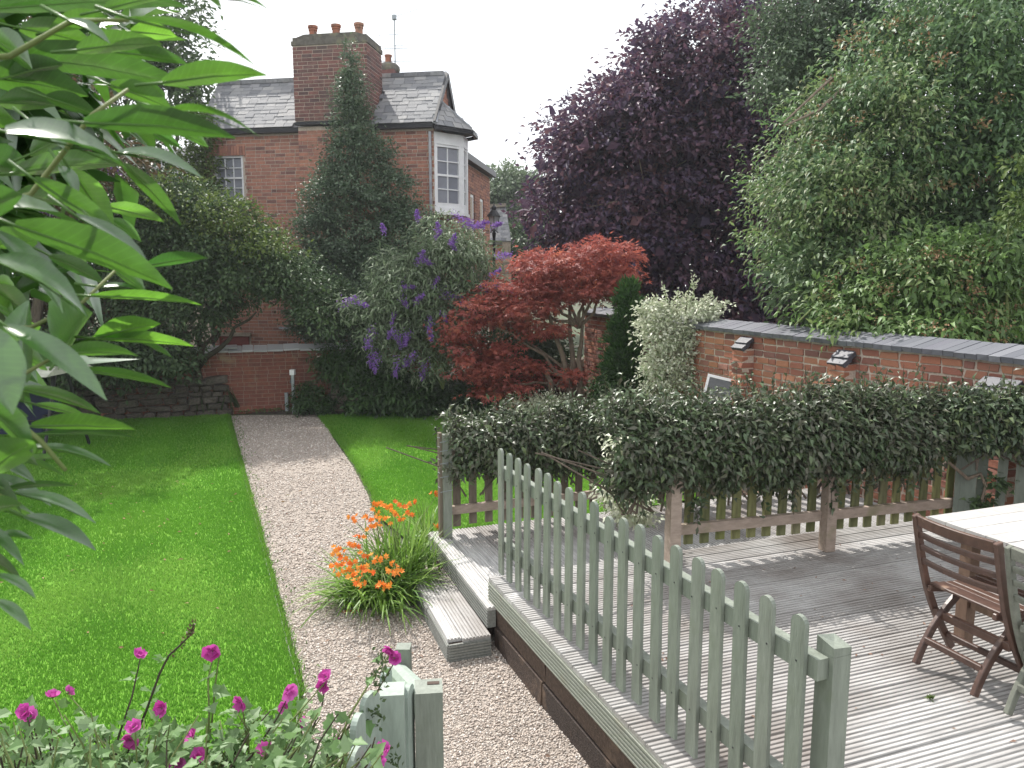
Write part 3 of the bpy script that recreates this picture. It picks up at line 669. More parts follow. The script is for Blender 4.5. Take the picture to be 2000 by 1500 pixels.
# roof: two slopes as slabs, slates laid on the front slope
rp = MB()
sl_len = math.hypot(RT + .12, RZ - EZ)
up_f = unit(hw3 * (RT + .1) + Z3 * (RZ - EZ)); nf = unit(np.cross(hd3, up_f))
rp.prism([H(SL - .08, -.12, EZ), H(SR + .05, -.12, EZ), H(SR + .05, RT, RZ), H(SL - .08, RT, RZ)], -nf * .05)
up_b = unit(-hw3 * (RT + .1) + Z3 * (RZ - EZ)); nb = unit(np.cross(-hd3, up_b))
rp.prism([H(SR + .05, 2.02, EZ), H(SL - .08, 2.02, EZ), H(SL - .08, RT, RZ), H(SR + .05, RT, RZ)], -nb * .05)
roof = rp.build('roof', M['slate'], house)
CHS0, CHS1, CHT0, CHT1 = 1.68, 3.30, -.30, .62
rs = []
O = H(SL - .08, -.14, EZ + .005); gauge = .118; j = 0
while j * gauge < sl_len - .02:
    a = -.3 * rng.random() + (.14 if j % 2 else 0)
    while a < SR - SL + .13:
        w = .24 * rng.uniform(.82, 1.15); a0, a1 = max(a, 0), min(a + w, SR - SL + .14); a += w + .006
        if a1 - a0 < .06: continue
        s_abs = (a0 + a1) / 2 + SL - .08; tt = j * gauge * up_f @ hw3 - .14
        if CHS0 - .02 < s_abs < CHS1 + .02 and tt < CHT1: continue
        lift = .010 + .006 * rng.random()
        tilt = unit(up_f - nf * .06)
        rs.append((O + hd3 * (a0 + a1) / 2 + up_f * (j * gauge + gauge * .62) + nf * lift, hd3 * (a1 - a0) / 2, tilt * gauge * .66, nf * .006))
    j += 1
pieces(roof, 'slate', rs, M['slate'], limit=300, j=.03, b=.05)
rg = MB()
for i in range(18):
    s = SL - .06 + i * .297
    if CHS0 - .2 < s < CHS1 + .05 and CHT1 > RT: continue
    rg.box(H(s + .147, RT, RZ + .02), hd3 * .145, hw3 * .11, Z3 * .045, rng.random())
rg.build('ridge_tile', M['slate'], roof, kind='stuff')
vb = MB(); vb.bar(H(SR + .07, -.14, EZ - .02), H(SR + .07, RT, RZ - .0), .05, .12, up=nf); vb.bar(H(SR + .07, 2.04, EZ - .02), H(SR + .07, RT, RZ - .0), .05, .14, up=nb); vb.build('bargeboard', M['black'], roof)
wr = MB(); wr.bar(H(SR - .1, 1.95, 5.5), H(SR - .1, 6.25, 5.5), .5, .13); wr.prism([H(SR + .12, 2.05, 5.56), H(SR + .12, 6.25, 5.56), H(SR - 1.2, 6.25, 5.75), H(SR - 1.2, 2.05, 5.75)], Z3 * .05); wr.build('wing_roof', M['black'], house)
# tall windows of the wing, recessed
for t0 in (3.58, 4.78):
    sash(house, H(SR - .02, t0, 2.4), hw3, hd3, .42, 2.3, 1, 4, .06)
# chimney stack with three pots
ch = MB()
def cbox(s0, s1, t0, t1, z0, z1): ch.box(H((s0 + s1) / 2, (t0 + t1) / 2, (z0 + z1) / 2), hd3 * (s1 - s0) / 2, hw3 * (t1 - t0) / 2, Z3 * (z1 - z0) / 2)
cbox(CHS0, CHS1, CHT0, CHT1, 5.85, 7.42); cbox(CHS0 + .03, CHS1 - .03, -.24, .0, 0, 5.75)
chim = ch.build('chimney', M['mortar'], house)
cb = MB()
fr = courses(0, CHS1 - CHS0, 5.86, 7.41, bh=.063, g=.012)
brick_face(cb, (*H(CHS0, CHT0, 0)[:2], 0), hd3, -hw3, fr)
brick_face(cb, (*H(CHS1, CHT0, 0)[:2], 0), hw3, hd3, courses(0, CHT1 - CHT0, 5.86, 7.41, bh=.063, g=.012)); brick_face(cb, (*H(CHS0, CHT0, 0)[:2], 0), hw3, -hd3, courses(0, CHT1 - CHT0, 5.86, 7.41, bh=.063, g=.012))
cb.build('brick', M['brick_stack'], chim, kind='stuff')
cb = MB(); brick_face(cb, (*H(CHS0 + .03, -.24, 0)[:2], 0), hd3, -hw3, courses(0, CHS1 - CHS0 - .06, .5, 5.7)); brick_face(cb, (*H(CHS1 - .03, -.24, 0)[:2], 0), hw3, hd3, courses(0, .24, .5, 5.7)); cb.build('brick', M['brick_house'], chim, kind='stuff')
fl = MB(); fl.bar(H(CHS0, -.29, 5.8), H(CHS1, -.29, 5.8), .10, .06); fl.build('drip_course', M['black'], chim)
cp = MB()
cp.box(H((CHS0 + CHS1) / 2, (CHT0 + CHT1) / 2, 7.42), hd3 * .835, hw3 * .485, Z3 * .045); cp.box(H((CHS0 + CHS1) / 2, (CHT0 + CHT1) / 2, 7.50), hd3 * .81, hw3 * .46, Z3 * .04)
cp.prism([H(CHS0 + .02, CHT0 + .02, 7.53), H(CHS1 - .02, CHT0 + .02, 7.53), H(CHS1 - .25, CHT0 + .02, 7.60), H(CHS0 + .25, CHT0 + .02, 7.60)], hw3 * .85); cp.build('cap', M['soot'], chim)
pot_prof = [(.085, 0), (.085, .16), (.10, .165), (.10, .19), (.088, .195), (.088, .205), (.112, .21), (.112, .25), (.095, .255), (.07, .25)]
for i, s in enumerate((1.97, 2.49, 3.0)):
    p = MB(); p.lathe(H(s, .1, 7.59), [(a_ * .95, b_ * 1.15) for a_, b_ in pot_prof], 16); p.build('chimney_pot', M['clay'], chim, smooth=False)
# second chimney behind the ridge
c2 = MB(); K2 = at(759, 145, 19.0); c2.box(K2 - Z3 * .8, hd3 * .21, hw3 * .25, Z3 * .85); chim2 = c2.build('chimney', M['brick_stack'], house)
c2 = MB(); c2.lathe(K2 + Z3 * .04, [(.26, 0), (.275, .05), (.265, .12), (.21, .18), (.13, .21)], 14); c2.build('cap', M['soot'], chim2)
c2 = MB(); c2.lathe(K2 + Z3 * .24, [(.075, 0), (.075, .15), (.09, .155), (.09, .19), (.07, .19)], 14); c2.build('chimney_pot', M['clay'], chim2)
# television aerial
tv = MB(); b0 = at(773, 180, 19.0); tv.tube([b0, b0 + Z3 * 1.72], .016)
for z, l0, l1, dx in ((1.68, -.05, .6, .04), (1.0, -.6, .65, -.03), (1.06, -.5, .2, -.02), (.72, -.55, .5, -.04), (1.3, -.4, .1, 0)):
    tv.tube([b0 + hd3 * l0 + Z3 * z, b0 + hd3 * l1 + Z3 * (z + dx + (.12 if z > 1.6 else 0))], .008, 5)
tv.box(b0 + Z3 * 1.68, (.05, 0, 0), (0, .05, 0), (0, 0, .05)); tv.build('television_aerial', M['metal'], house)
# oriel bay at the right corner
bQ = [H(SR, .03, 0), at(905, 270, 17.25), at(914, 280, 17.75), H(SR, 1.45, 0)]
bQ = [np.array([q[0], q[1], 0]) for q in bQ]
BZ0, BZ1 = 3.98, 5.62
bay = None
for (z0, z1) in ((5.38, BZ1), (BZ0, BZ0 + .09), (BZ0 - .07, BZ0 - .003)):
    ex = .04 if z0 < BZ0 else 0
    c0 = sum(bQ) / 4
    poly = [q + unit(q - c0) * ex + Z3 * z0 for q in bQ]; bw = MB(); bw.prism(poly, Z3 * (z1 - z0)); _o = bw.build('bay_window' if bay is None else 'sill', M['white'], house if bay is None else bay); bay = bay or _o
for a, b, cols in ((bQ[0], bQ[1], 2), (bQ[1], bQ[2], 1), (bQ[2], bQ[3], 2)):
    hh = unit(b - a); n = np.array([hh[1], -hh[0], 0]); w = np.linalg.norm(b - a)
    f = MB(); z0, z1 = BZ0 + .092, 5.378
    def bx(a0, a1, q0, q1, d0, d1, mb=None): (mb or f).box(a + hh * (a0 + a1) / 2 + Z3 * (q0 + q1) / 2 + n * (d0 + d1) / 2, hh * (a1 - a0) / 2, n * (d1 - d0) / 2, Z3 * (q1 - q0) / 2)
    fw = .085; bx(.0, fw, z0, z1, -.08, -.004); bx(w - fw - .03, w - .0, z0, z1, -.08, -.006); bx(fw, w - fw - .03, z0, z0 + .09, -.08, -.02); bx(fw, w - fw - .03, z1 - .05, z1, -.08, -.02)
    x0, x1 = fw, w - fw - .03; y0, y1 = z0 + .09, z1 - .05; cw = (x1 - x0) / cols; chh = (y1 - y0) / 4
    for i in range(1, cols): bx(x0 + i * cw - .01, x0 + i * cw + .01, y0, y1, -.07, -.03)
    for k in range(1, 4): bb = .022 if k == 2 else .01; bx(x0, x1, y0 + k * chh - bb, y0 + k * chh + bb, -.072, -.028)
    sf = f.build('sash', M['white'], bay)
    for i in range(cols):
        for k in range(4):
            p = MB(); bx(x0 + i * cw + .01, x0 + (i + 1) * cw - .01, y0 + k * chh + .01, y0 + (k + 1) * chh - .01, -.058, -.052, p); p.build('pane', M['glass'], bay)
bk = MB(); c0 = sum(bQ) / 4; bk.prism([q + (c0 - q) * .3 + Z3 * (BZ0 + .05) for q in bQ], Z3 * 1.3); bk.build('net_curtain', M['white'], bay)
br = MB()
eav = [q + unit(q - H(SR - .3, .75, 0)) * .2 + Z3 * 5.72 for q in bQ]; apex0, apex1 = H(SR + .0, .45, 6.33), H(SR + .0, 1.0, 6.33)
nv = [p for p in eav] + [apex0, apex1]
br.add(nv, [(0, 1, 4), (1, 2, 5, 4), (2, 3, 5), (3, 2, 1, 0)]); bro = br.build('bay_roof', M['slate'], bay)
bs = []
for (a, b, c, dd) in ((eav[0], eav[1], apex0, apex0), (eav[1], eav[2], apex1, apex0)):
    nn = unit(np.cross(b - a, c - a)); nn = nn if nn[2] > 0 else -nn
    for k in range(5):
        f0 = k / 5; e0 = a + (dd - a) * f0; e1 = b + (c - b) * f0; f1 = (k + 1) / 5; g0 = a + (dd - a) * f1; hv = unit(e1 - e0); Lw = np.linalg.norm(e1 - e0); upv = unit(np.cross(nn, hv)); sp = abs((g0 - e0) @ upv)
        q = 0.0
        while q < Lw - .05:
            w = min(.24, Lw - q); bs.append((e0 + hv * (q + w / 2) + upv * sp * .5 + nn * .02, hv * (w / 2 - .004), unit(upv - nn * .08) * sp * .6, nn * .006)); q += w
pieces(bro, 'slate', bs, M['slate'], limit=60, j=.03, b=.05)
hp = MB(); hp.bar(eav[0] + Z3 * .04, apex0 + Z3 * .04, .11, .035); hp.bar(eav[1] + Z3 * .04, apex0 + Z3 * .04, .07, .03); hp.build('lead_hip', M['lead'], bro)
gt = MB()
for a, b in zip(eav[:-1], eav[1:]): gt.bar(a - Z3 * .05, b - Z3 * .05, .07, .07)
gt.build('gutter', M['black'], bay)

# slate-roofed outbuilding beyond the house, with the lamp in front of it
ob = thing('outbuilding', 'small stone outbuilding with slate roof seen past the right end of the brick house', 'building', tuple(at(970, 500, 27)[:2]) + (0,))
o0, o1, o2, o3 = at(935, 408, 28), at(988, 404, 28), at(998, 471, 27), at(935, 471, 27)
q = MB(); q.prism([o0, o1, o2, o3], (0, .1, -.12)); orf = q.build('roof', M['slate'], ob)
os_ = []; rows = 13
for k in range(rows):
    f0, f1 = k / rows, (k + 1) / rows; a = o3 + (o0 - o3) * f0; b = o2 + (o1 - o2) * f0; upv = (o0 - o3) / rows; L = np.linalg.norm(b - a); hv = unit(b - a); nn = unit(np.cross(hv, upv)); x = -.1 * (k % 2)
    while x < L - .03:
        w = .19; x0, x1 = max(x, 0), min(x + w, L); os_.append((a + hv * (x0 + x1) / 2 + upv * .55 + nn * (.015 + .01 * rng.random()), hv * ((x1 - x0) / 2 - .004), upv * .56, nn * .008)); x += w
pieces(orf, 'slate', os_, M['slate'], limit=0, j=.02, b=.04)
q = MB(); q.bar(o0 + (0, 0, .06), o1 + (0, 0, .06), .25, .12); q.build('ridge', M['stone'], orf)
q = MB(); q.box((o2 + o3) / 2 + np.array([-.05, 1.0, -1.8]), (.55, 0, 0), (0, .8, 0), (0, 0, 1.8)); q.build('wall', M['brick_house'], ob)
q = MB()
for k in range(9): q.box(o2 + np.array([-.16 + .03 * (k % 2), .12, -.2 - k * .36]), (.15, 0, 0), (0, .1, 0), (0, 0, .17), rng.random())
q.build('quoin', M['stone'], ob, kind='stuff')
lp = at(965, 445, 19.5)
lamp = thing('street_lamp', 'black Victorian style street lamp with glass lantern beside the brick house', 'street lamp', (lp[0], lp[1], 0))
q = MB(); q.tube([(lp[0], lp[1], 0), (lp[0], lp[1], lp[2] - .06)], [.05, .035]); q.tube([lp - (0, 0, .30), lp - (0, 0, .12)], [.03, .055], 8); q.build('post', M['black'], lamp)
q = MB(); q.lathe(lp + (0, 0, -.04), [(.065, 0), (.13, .32)], 4); lan = q.build('lantern', M['cane'], lamp)
q = MB(); q.lathe(lp + (0, 0, .28), [(.19, 0), (.17, .03), (.09, .13), (.06, .16), (.065, .22), (.05, .24), (.012, .28), (.012, .36)], 10); q.build('hood', M['black'], lan)
q = MB()
for k in range(4):
    t = math.pi / 2 * k; q.tube([lp + (.068 * math.cos(t), .068 * math.sin(t), -.05), lp + (.135 * math.cos(t), .135 * math.sin(t), .29)], .009, 4)
q.tube([lp + (-.1, 0, -.12), lp + (0, 0, -.02)], .01, 4); q.tube([lp + (.1, 0, -.12), lp + (0, 0, -.02)], .01, 4); q.build('lantern_frame', M['black'], lan)

# ------------------------------------------------------------------ garden wall on the right, curving toward us
WPTS = np.array([(1.42, 15.0), (1.60, 14.3), (2.08, 12.4), (2.56, 10.75), (2.98, 9.45), (3.46, 8.15), (3.86, 7.15), (4.15, 6.3), (4.50, 5.0), (4.8, 3.8)])
_seg = np.r_[0, np.cumsum(np.linalg.norm(np.diff(WPTS, axis=0), axis=1))]
def wall_at(s):
    x = np.interp(s, _seg, WPTS[:, 0]); y = np.interp(s, _seg, WPTS[:, 1])
    a = np.array([np.interp(s + .4, _seg, WPTS[:, 0]) - np.interp(s - .4, _seg, WPTS[:, 0]), np.interp(s + .4, _seg, WPTS[:, 1]) - np.interp(s - .4, _seg, WPTS[:, 1])]); a = a / np.linalg.norm(a)
    return np.array([x, y, 0]), np.array([a[0], a[1], 0]), np.array([a[1], -a[0], 0]) * 1.0
# outward (garden side) normal: to the left of travel toward the camera -> (-x)
def wall_n(s):
    p, h, n = wall_at(s); n = n if n[0] < 0 else -n
    return p, h, n
WL = _seg[-1]; WZ = 1.90
gw = thing('garden_wall', 'tall curving red brick garden wall with dark blue coping and stepped piers on right', 'wall', tuple(wall_at(WL * .55)[0]))
m = MB(); N_ = 40
for i in range(N_):
    p, h, n = wall_n((i + .5) * WL / N_); m.box(p - n * .115 + Z3 * (WZ / 2), h * (WL / N_ / 2 + .01), n * .112, Z3 * WZ / 2)
m.build('mortar', M['mortar'], gw)
specs = []
for s, z, l, hh in courses(0, WL - .02, .02, WZ - .01, bl=.218, bh=.064, g=.016):
    p, h, n = wall_n(s)
    px_d = np.linalg.norm(p - EYE)
    jitter = rng.normal(0, .004)
    pr = .010 + max(-.006, jitter)
    rot = rng.normal(0, .012)
    specs.append((p + n * (pr - .04) / 2 + Z3 * (z + rng.normal(0, .002)), (h + Z3 * rot) * l * rng.uniform(.96, 1.0), n * (pr + .04) / 2, Z3 * hh * rng.uniform(.94, 1.02)))
vis = [q for q in specs if q[0][2] > 1.0 and q[0][1] > 6.0]; hid = [q for q in specs if not (q[0][2] > 1.0 and q[0][1] > 6.0)]
pieces(gw, 'brick', vis, M['brick'], limit=300, j=.07, b=.09)
pieces(gw, 'brick', hid, M['brick'], limit=0, j=.07, b=.09)
cs_ = []; s = .05
while s < WL - .1:
    p, h, n = wall_n(s + .055)
    upv = unit(-n * .34 + Z3 * .085); nn = unit(np.cross(upv, h)); nn = nn if nn[2] > 0 else -nn
    rt = rng.normal(0, .006)
    cs_.append((p - n * .10 + Z3 * (WZ + .035 + rng.normal(0, .002)), (h + Z3 * rt) * .0545, upv * .175, nn * .026)); s += .114
pieces(gw, 'coping_brick', cs_, M['coping'], limit=300, j=.015, b=.03)
und = MB()
for i in range(N_):
    p, h, n = wall_n((i + .5) * WL / N_); und.box(p - n * .1 + Z3 * (WZ + .006), h * (WL / N_ / 2 + .01), n * .13, Z3 * .008)
und.build('mortar_bed', M['mortar_dark'], gw)
# three piers, each with two courses of sloped plinth bricks on top
for (pxc, wd, ztop, two) in ((1466, .22, 1.70, False), (1663, .22, 1.68, False), (1976, .34, 1.60, True)):
    ss = np.linspace(0, WL, 800); pr = np.array([1000 + F * wall_at(q)[0][0] / (wall_at(q)[0][1]) for q in ss]); s0 = ss[np.argmin(abs(pr - pxc))]
    p, h, n = wall_n(s0)
    pm = MB(); pm.box(p + n * .085 + Z3 * ztop / 2, h * (wd / 2 - .008), n * .08, Z3 * (ztop / 2)); pier = pm.build('pier', M['mortar'], gw)
    sp = []
    z = .02; row = 0
    while z < ztop - .06:
        cuts = [(-wd / 2, .0), (.0, wd / 2)] if row % 2 else [(-wd / 2, wd / 2)]
        for a, b in cuts: sp.append((p + n * .09 + h * (a + b) / 2 + Z3 * (z + .033), h * ((b - a) / 2 - .005), n * (.088 + rng.uniform(0, .006)), Z3 * .031))
        z += .076; row += 1
    pieces(pier, 'brick', sp, M['brick'], limit=300, j=.05, b=.08)
    cpz = []
    for lev, (dz, out, dep) in enumerate(((.0, .13, .062), (.062, .075, .06))):
        for a, b in ([(-wd / 2 - .01, .02), (.02, wd / 2 + .01)] if two else [(-wd / 2 - .01, wd / 2 + .01)]):
            sl = unit(n * .8 - Z3 * .55); nn = unit(np.cross(sl, h)); nn = nn if nn[2] > 0 else -nn
            cpz.append((p + n * (out + .005) + h * (a + b) / 2 + Z3 * (ztop + .025 + dz), h * ((b - a) / 2 - .004), sl * dep, nn * .026))
    pieces(pier, 'plinth_brick', cpz, M['plinth'], limit=20, j=.02, b=.08)

# ------------------------------------------------------------------ low brick wall across the end of the path
b0, b1 = on_z(445, 812, 0)[:2] + np.array([0, .15]), on_z(600, 804, 0)[:2] + np.array([0, .15]); bh = unit(b1 - b0); bh3 = np.array([*bh, 0]); bn3 = np.array([bh[1], -bh[0], 0])
B0 = np.array([*b0, 0]) - bh3 * 2.2; BL = 6.4
bwl = thing('boundary_wall', 'low brick boundary wall with pale slate coping across the end of the gravel path', 'wall', tuple(B0 + bh3 * 3))
def btop(s): return 1.22 + .02 * math.sin(s * 1.3)
m = MB(); m.box(B0 + bh3 * BL / 2 - bn3 * .11 + Z3 * .6, bh3 * BL / 2, bn3 * .108, Z3 * .6); m.build('mortar', M['mortar_dark'], bwl)
q = MB(); brick_face(q, B0, bh3, bn3, courses(0, BL, .0, 1.2)); q.build('brick', M['brick_back'], bwl, kind='stuff')
sp = []; s = .02
while s < BL:
    w = rng.uniform(.2, .3); up_ = unit(-bn3 * .3 + Z3 * .07); nn = unit(np.cross(bh3, up_)); nn = nn if nn[2] > 0 else -nn
    sp.append((B0 + bh3 * (s + w / 2) - bn3 * .09 + Z3 * (1.235 + rng.normal(0, .006)), (bh3 + Z3 * rng.normal(0, .02)) * (w / 2 - .004), up_ * .17, nn * .018)); s += w
sp.append((B0 + bh3 * 2.25 - bn3 * .06 + Z3 * 1.275, bh3 * .12, unit(-bn3 * .3 + Z3 * .07) * .13, Z3 * .015))
pieces(bwl, 'coping_slate', sp, M['slate_cop'], limit=60, j=.03, b=.04)

# ------------------------------------------------------------------ dry stone walls
def stone_wall(name, label, a, b, z0, h, depth=.3, upright=False, size=.2, limit=200, m_=None):
    a, b = np.array([*a, 0.]), np.array([*b, 0.]); L = np.linalg.norm(b - a); hd = (b - a) / L; n = np.array([hd[1], -hd[0], 0])
    w = thing(name, label, 'stone wall', tuple((a + b) / 2 + Z3 * z0)); sp = []
    z = z0
    while z < z0 + h - .03:
        ch_ = size * rng.uniform(.35, .6); s = -rng.uniform(0, .1)
        while s < L:
            l = size * rng.uniform(.7, 1.7); sp.append((a + hd * (s + l / 2) + n * (rng.normal(0, .018) - depth * .5 + .1) + Z3 * (z + ch_ / 2), (hd + Z3 * rng.normal(0, .05)) * (l / 2 - .008), n * depth / 2, Z3 * (ch_ / 2 - .006) + hd * rng.normal(0, .006))); s += l
        z += ch_
    s = 0
    while s < L:
        if upright: l = size * rng.uniform(.35, .8); hh = size * rng.uniform(.55, .95)
        else: l = size * rng.uniform(1.2, 2.0); hh = size * rng.uniform(.4, .7)
        sp.append((a + hd * (s + l / 2) - n * .05 + Z3 * (z0 + h + hh / 2), (hd + Z3 * rng.normal(0, .05)) * (l / 2 - .006), n * depth * .5, Z3 * hh / 2 + hd * rng.normal(0, .02))); s += l
    pieces(w, 'stone', sp, m_ or M['stone'], limit=limit, j=.13, b=.22)
    k = MB(); k.box((a + b) / 2 - n * (depth * .5 + .06) + Z3 * (z0 + h / 2), hd * L / 2, n * depth * .35, Z3 * h / 2); k.build('core', M['soil'], w)
    return w
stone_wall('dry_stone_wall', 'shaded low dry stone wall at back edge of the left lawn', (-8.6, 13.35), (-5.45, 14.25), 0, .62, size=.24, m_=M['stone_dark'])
stone_wall('dry_stone_wall', 'short dry stone wall with rounded top stones right of the path end', (-3.45, 14.62), (-2.2, 14.55), 0, .42, size=.24)
stone_wall('dry_stone_wall', 'dry stone wall with upright top stones behind the red maple trunk', (-.3, 15.35), (2.0, 15.1), .2, .55, upright=True, size=.26)
# ------------------------------------------------------------------ decking (a = across to the right, b = away)
TH = R(20); DA = np.array([-.155, 5.20]); DV = np.array([math.cos(TH), math.sin(TH), 0]); DU = np.array([-math.sin(TH), math.cos(TH), 0])
def D(a, b, z): return np.array([DA[0], DA[1], 0]) + DV * a + DU * b + Z3 * z
ZP, ZS, ZD = .31, .15, .47
def ribbed(mb, s0, s1, w0, w1, zt, along, across, th=.028, n=5, skew0=0.0, skew1=0.0, r=0.0, Zv=None, org=None, rd=.0):
    """ribbed decking board; s along, w across; skew = ds per unit w at each end"""
    Zv = Z3 if Zv is None else Zv; org = np.array([DA[0], DA[1], 0]) if org is None else org
    W_ = w1 - w0; pt = W_ / n; prof = [(w0, -th)]
    for i in range(n):
        x = w0 + i * pt; d = 0.008
        prof += [(x + .02 * pt, -.001 if i else -.004), (x + .12 * pt, 0), (x + .56 * pt, 0), (x + .64 * pt, -d), (x + .94 * pt, -d)]
    prof += [(w1, -.004), (w1, -th)]
    k = len(prof); V = []
    for s, sk in ((s0, skew0), (s1, skew1)):
        for w, z in prof: V.append(org + along * (s + sk * w) + across * w + Zv * (zt + z))
    Fc = [(i, i + 1, k + i + 1, k + i) for i in range(k - 1)] + [tuple(range(k - 1, -1, -1)), tuple(range(k, 2 * k)), (k - 1, 0, k, 2 * k - 1)]
    mb.add(V, Fc, r)
deck = thing('timber_deck', 'weathered ribbed timber deck raised above the gravel beside the garden wall', 'deck', tuple(D(0, 0, 0)), TH)
i = 0; b = -.002
while b > -4.6:
    q = MB(); al = (-1, 1)
    ribbed(q, -.012, 7.0, b - .145, b, ZD + rng.normal(0, .0012), DV, DU, skew0=.03 * -1   , n=5)
    o = q.build('deck_board', M['deck'], deck); b -= .1495
# substructure so that nothing shows through the gaps
q = MB(); q.box(D(3.5, -2.3, .20), DV * 3.42, DU * 2.28, Z3 * .225); q.build('joists', M['sleeper'], deck)
# ribbed fascia under the left edge
def ed_(b): return D(-.03 * -b * -1 if False else .03 * b * -1 * -1 * -1, b, 0)
EDG = unit(DV * .03 * -1 * -1 - DU) if False else unit(-DU + DV * .03)
EDN = np.array([-EDG[1], EDG[0], 0]); EDN = EDN if EDN @ DV < 0 else -EDN
fq = MB(); org = D(-.0, .0, 0)
ribbed(fq, 0, 4.7, .300, .441, 0.018, EDG, Z3, th=.022, n=6, Zv=EDN, org=org); fq.build('fascia_board', M['fascia'], deck)
fq = MB(); ribbed(fq, 0.03, 6.9, .325, .441, 0.0, DV, Z3, th=.022   , n=5, Zv=DU, org=D(0, .016, 0)); fq.build('fascia_board', M['riser'], deck)

slw = thing('sleeper_wall', 'retaining wall of dark railway sleepers under the deck edge', 'retaining wall', tuple(D(.1, -1.5, 0)))
for row, (z0, z1, cuts) in enumerate(((.155, .296, (0.12, .95, 3.4, 4.7)), (0.0, .150, (0.10, .93, 3.0, 4.7)))):
    for a, b_ in zip(cuts[:-1], cuts[1:]):
        q = MB(); q.box(org + EDG * (a + b_) / 2 - EDN * (.10 - row * .006) + Z3 * (z0 + z1) / 2, EDG * ((b_ - a) / 2 - .006), EDN * .10, Z3 * (z1 - z0) / 2, jit=.004)
        q.build('sleeper', M['sleeper'], slw)

# lower platform and the step down to the gravel
plat = thing('deck_platform', 'lower deck platform with diagonal boards one step below the main deck', 'deck', tuple(D(0, .8, 0)), TH + math.pi / 2)
a = -.065; k = 0
while a < 5.6:
    b0_ = -.13 if a < -.05 else (.022)
    if a < -.05: lo_, hi_ = -.13, 1.56
    else: lo_, hi_ = .022, 1.56
    q = MB(); ribbed(q, lo_, hi_, -(a + .142), -a, ZP + rng.normal(0, .001), DU, -DV   , n=5); q.build('deck_board', M['deck'], plat); a += .1475
q = MB(); q.box(D(2.8, .80, .14), DV * 2.8, DU * .74, Z3 * .138); q.build('joists', M['sleeper'], plat)
q = MB(); ribbed(q, -.13, 1.56, .155, .279, .066, DU, Z3, th=.022   , n=5, Zv=-DV); q.build('riser', M['riser'], plat)
q = MB(); q.box(D(-.03, -.118, .217), DV * .028, DU * .011, Z3 * .062); q.build('riser_end', M['riser'], plat)
S0, S1, S2 = on_z(800, 1118, ZS), on_z(876, 1252, ZS), on_z(960, 1240, ZS)
su = unit(S0 - S1); su[2] = 0; sv = np.array([su[1], -su[0], 0]); SLn = np.linalg.norm((S0 - S1)[:2])
step = thing('garden_step', 'low ribbed timber step between gravel path and deck platform', 'step', (S1[0], S1[1], 0), math.atan2(su[1], su[0]))
Og = np.array([S1[0], S1[1], 0])
for k in range(3):
    q = MB(); ribbed(q, .03 if k == 0 else .004, SLn, k * .1, k * .1 + .098, ZS, su, sv, n=4, org=Og); q.build('step_board', M['deck'], step)
q = MB(); ribbed(q, .0, SLn, .0, .121, .012, su, Z3, th=.02, n=6, Zv=-sv, org=Og); q.build('riser', M['riser'], step)
q = MB(); ribbed(q, .0, .298, .0, .121, .014, sv, Z3, th=.02, n=6, Zv=-su, org=Og); q.build('riser', M['riser'], step)
q = MB(); q.box(Og + su * SLn / 2 + sv * .15 + Z3 * .06, su * (SLn / 2 - .01), sv * .14, Z3 * .059); q.build('joists', M['sleeper'], step)

# ------------------------------------------------------------------ picket fences
def picket_mesh(name, w, th, h, material, top='round', seg=8):
    poly = [(-w / 2, 0), (w / 2, 0)]
    if top == 'round':
        for k in range(seg + 1): t = math.pi * k / seg; poly.append((w / 2 * math.cos(t), h - w / 2 * .92 + w / 2 * .92 * math.sin(t)))
    else: poly += [(w / 2, h - .01), (w / 2 - .01, h), (-w / 2 + .01, h), (-w / 2, h - .01)]
    q = MB(); q.prism([(x, -th / 2, z) for x, z in poly], (0, th, 0)); me = bpy.data.meshes.new(name); me.from_pydata(q.V, [], q.F); me.update(); me.materials.append(material)
    return me
def put(name, me, parent, loc, rz, tilt=0.0):
    o = bpy.data.objects.new(name, me); COL.objects.link(o); o.parent = parent
    mtx = Matrix.Translation(Vector(loc)) @ Matrix.Rotation(rz, 4, 'Z') @ Matrix.Rotation(tilt, 4, 'Y')
    o.matrix_basis = WM[parent].inverted() @ mtx; WM[o] = mtx; return o
f0, f1 = D(.067, -.056, 0), D(.193, -2.88, 0)
fd = unit(f1 - f0); frz = math.atan2(fd[1], fd[0]); fn = np.array([-fd[1], fd[0], 0]); fn = fn if fn @ DV > 0 else -fn      # fn: deck side
fence = thing('picket_fence', 'sage green round-topped picket fence along the left edge of the deck', 'fence', tuple((f0 + f1) / 2 + Z3 * ZD))
pk = picket_mesh('picket', .070, .018, .90, M['sage'])
for k in range(20):
    p = f0 + (f1 - f0) * k / 19 + fd * rng.normal(0, .003)
    zb = ZD + .03 + rng.normal(0, .004) - (.035 if k == 10 else 0)
    put('picket', pk, fence, p + Z3 * zb, frz, rng.normal(0, .008))
for z in (1.225, .705):
    q = MB(); q.bar(f0 + fn * .036 - fd * .06 + Z3 * z, f1 + fn * .036 + fd * .082 + Z3 * z, .048, .078); q.build('rail', M['sage'], fence)
q = MB(); e = f1 + fd * .062 + fn * .102
q.prism([e - fd * .04 - fn * .04 + Z3 * ZD, e + fd * .04 - fn * .04 + Z3 * ZD, e + fd * .04 + fn * .04 + Z3 * ZD, e - fd * .04 + fn * .04 + Z3 * ZD], Z3 * .80)
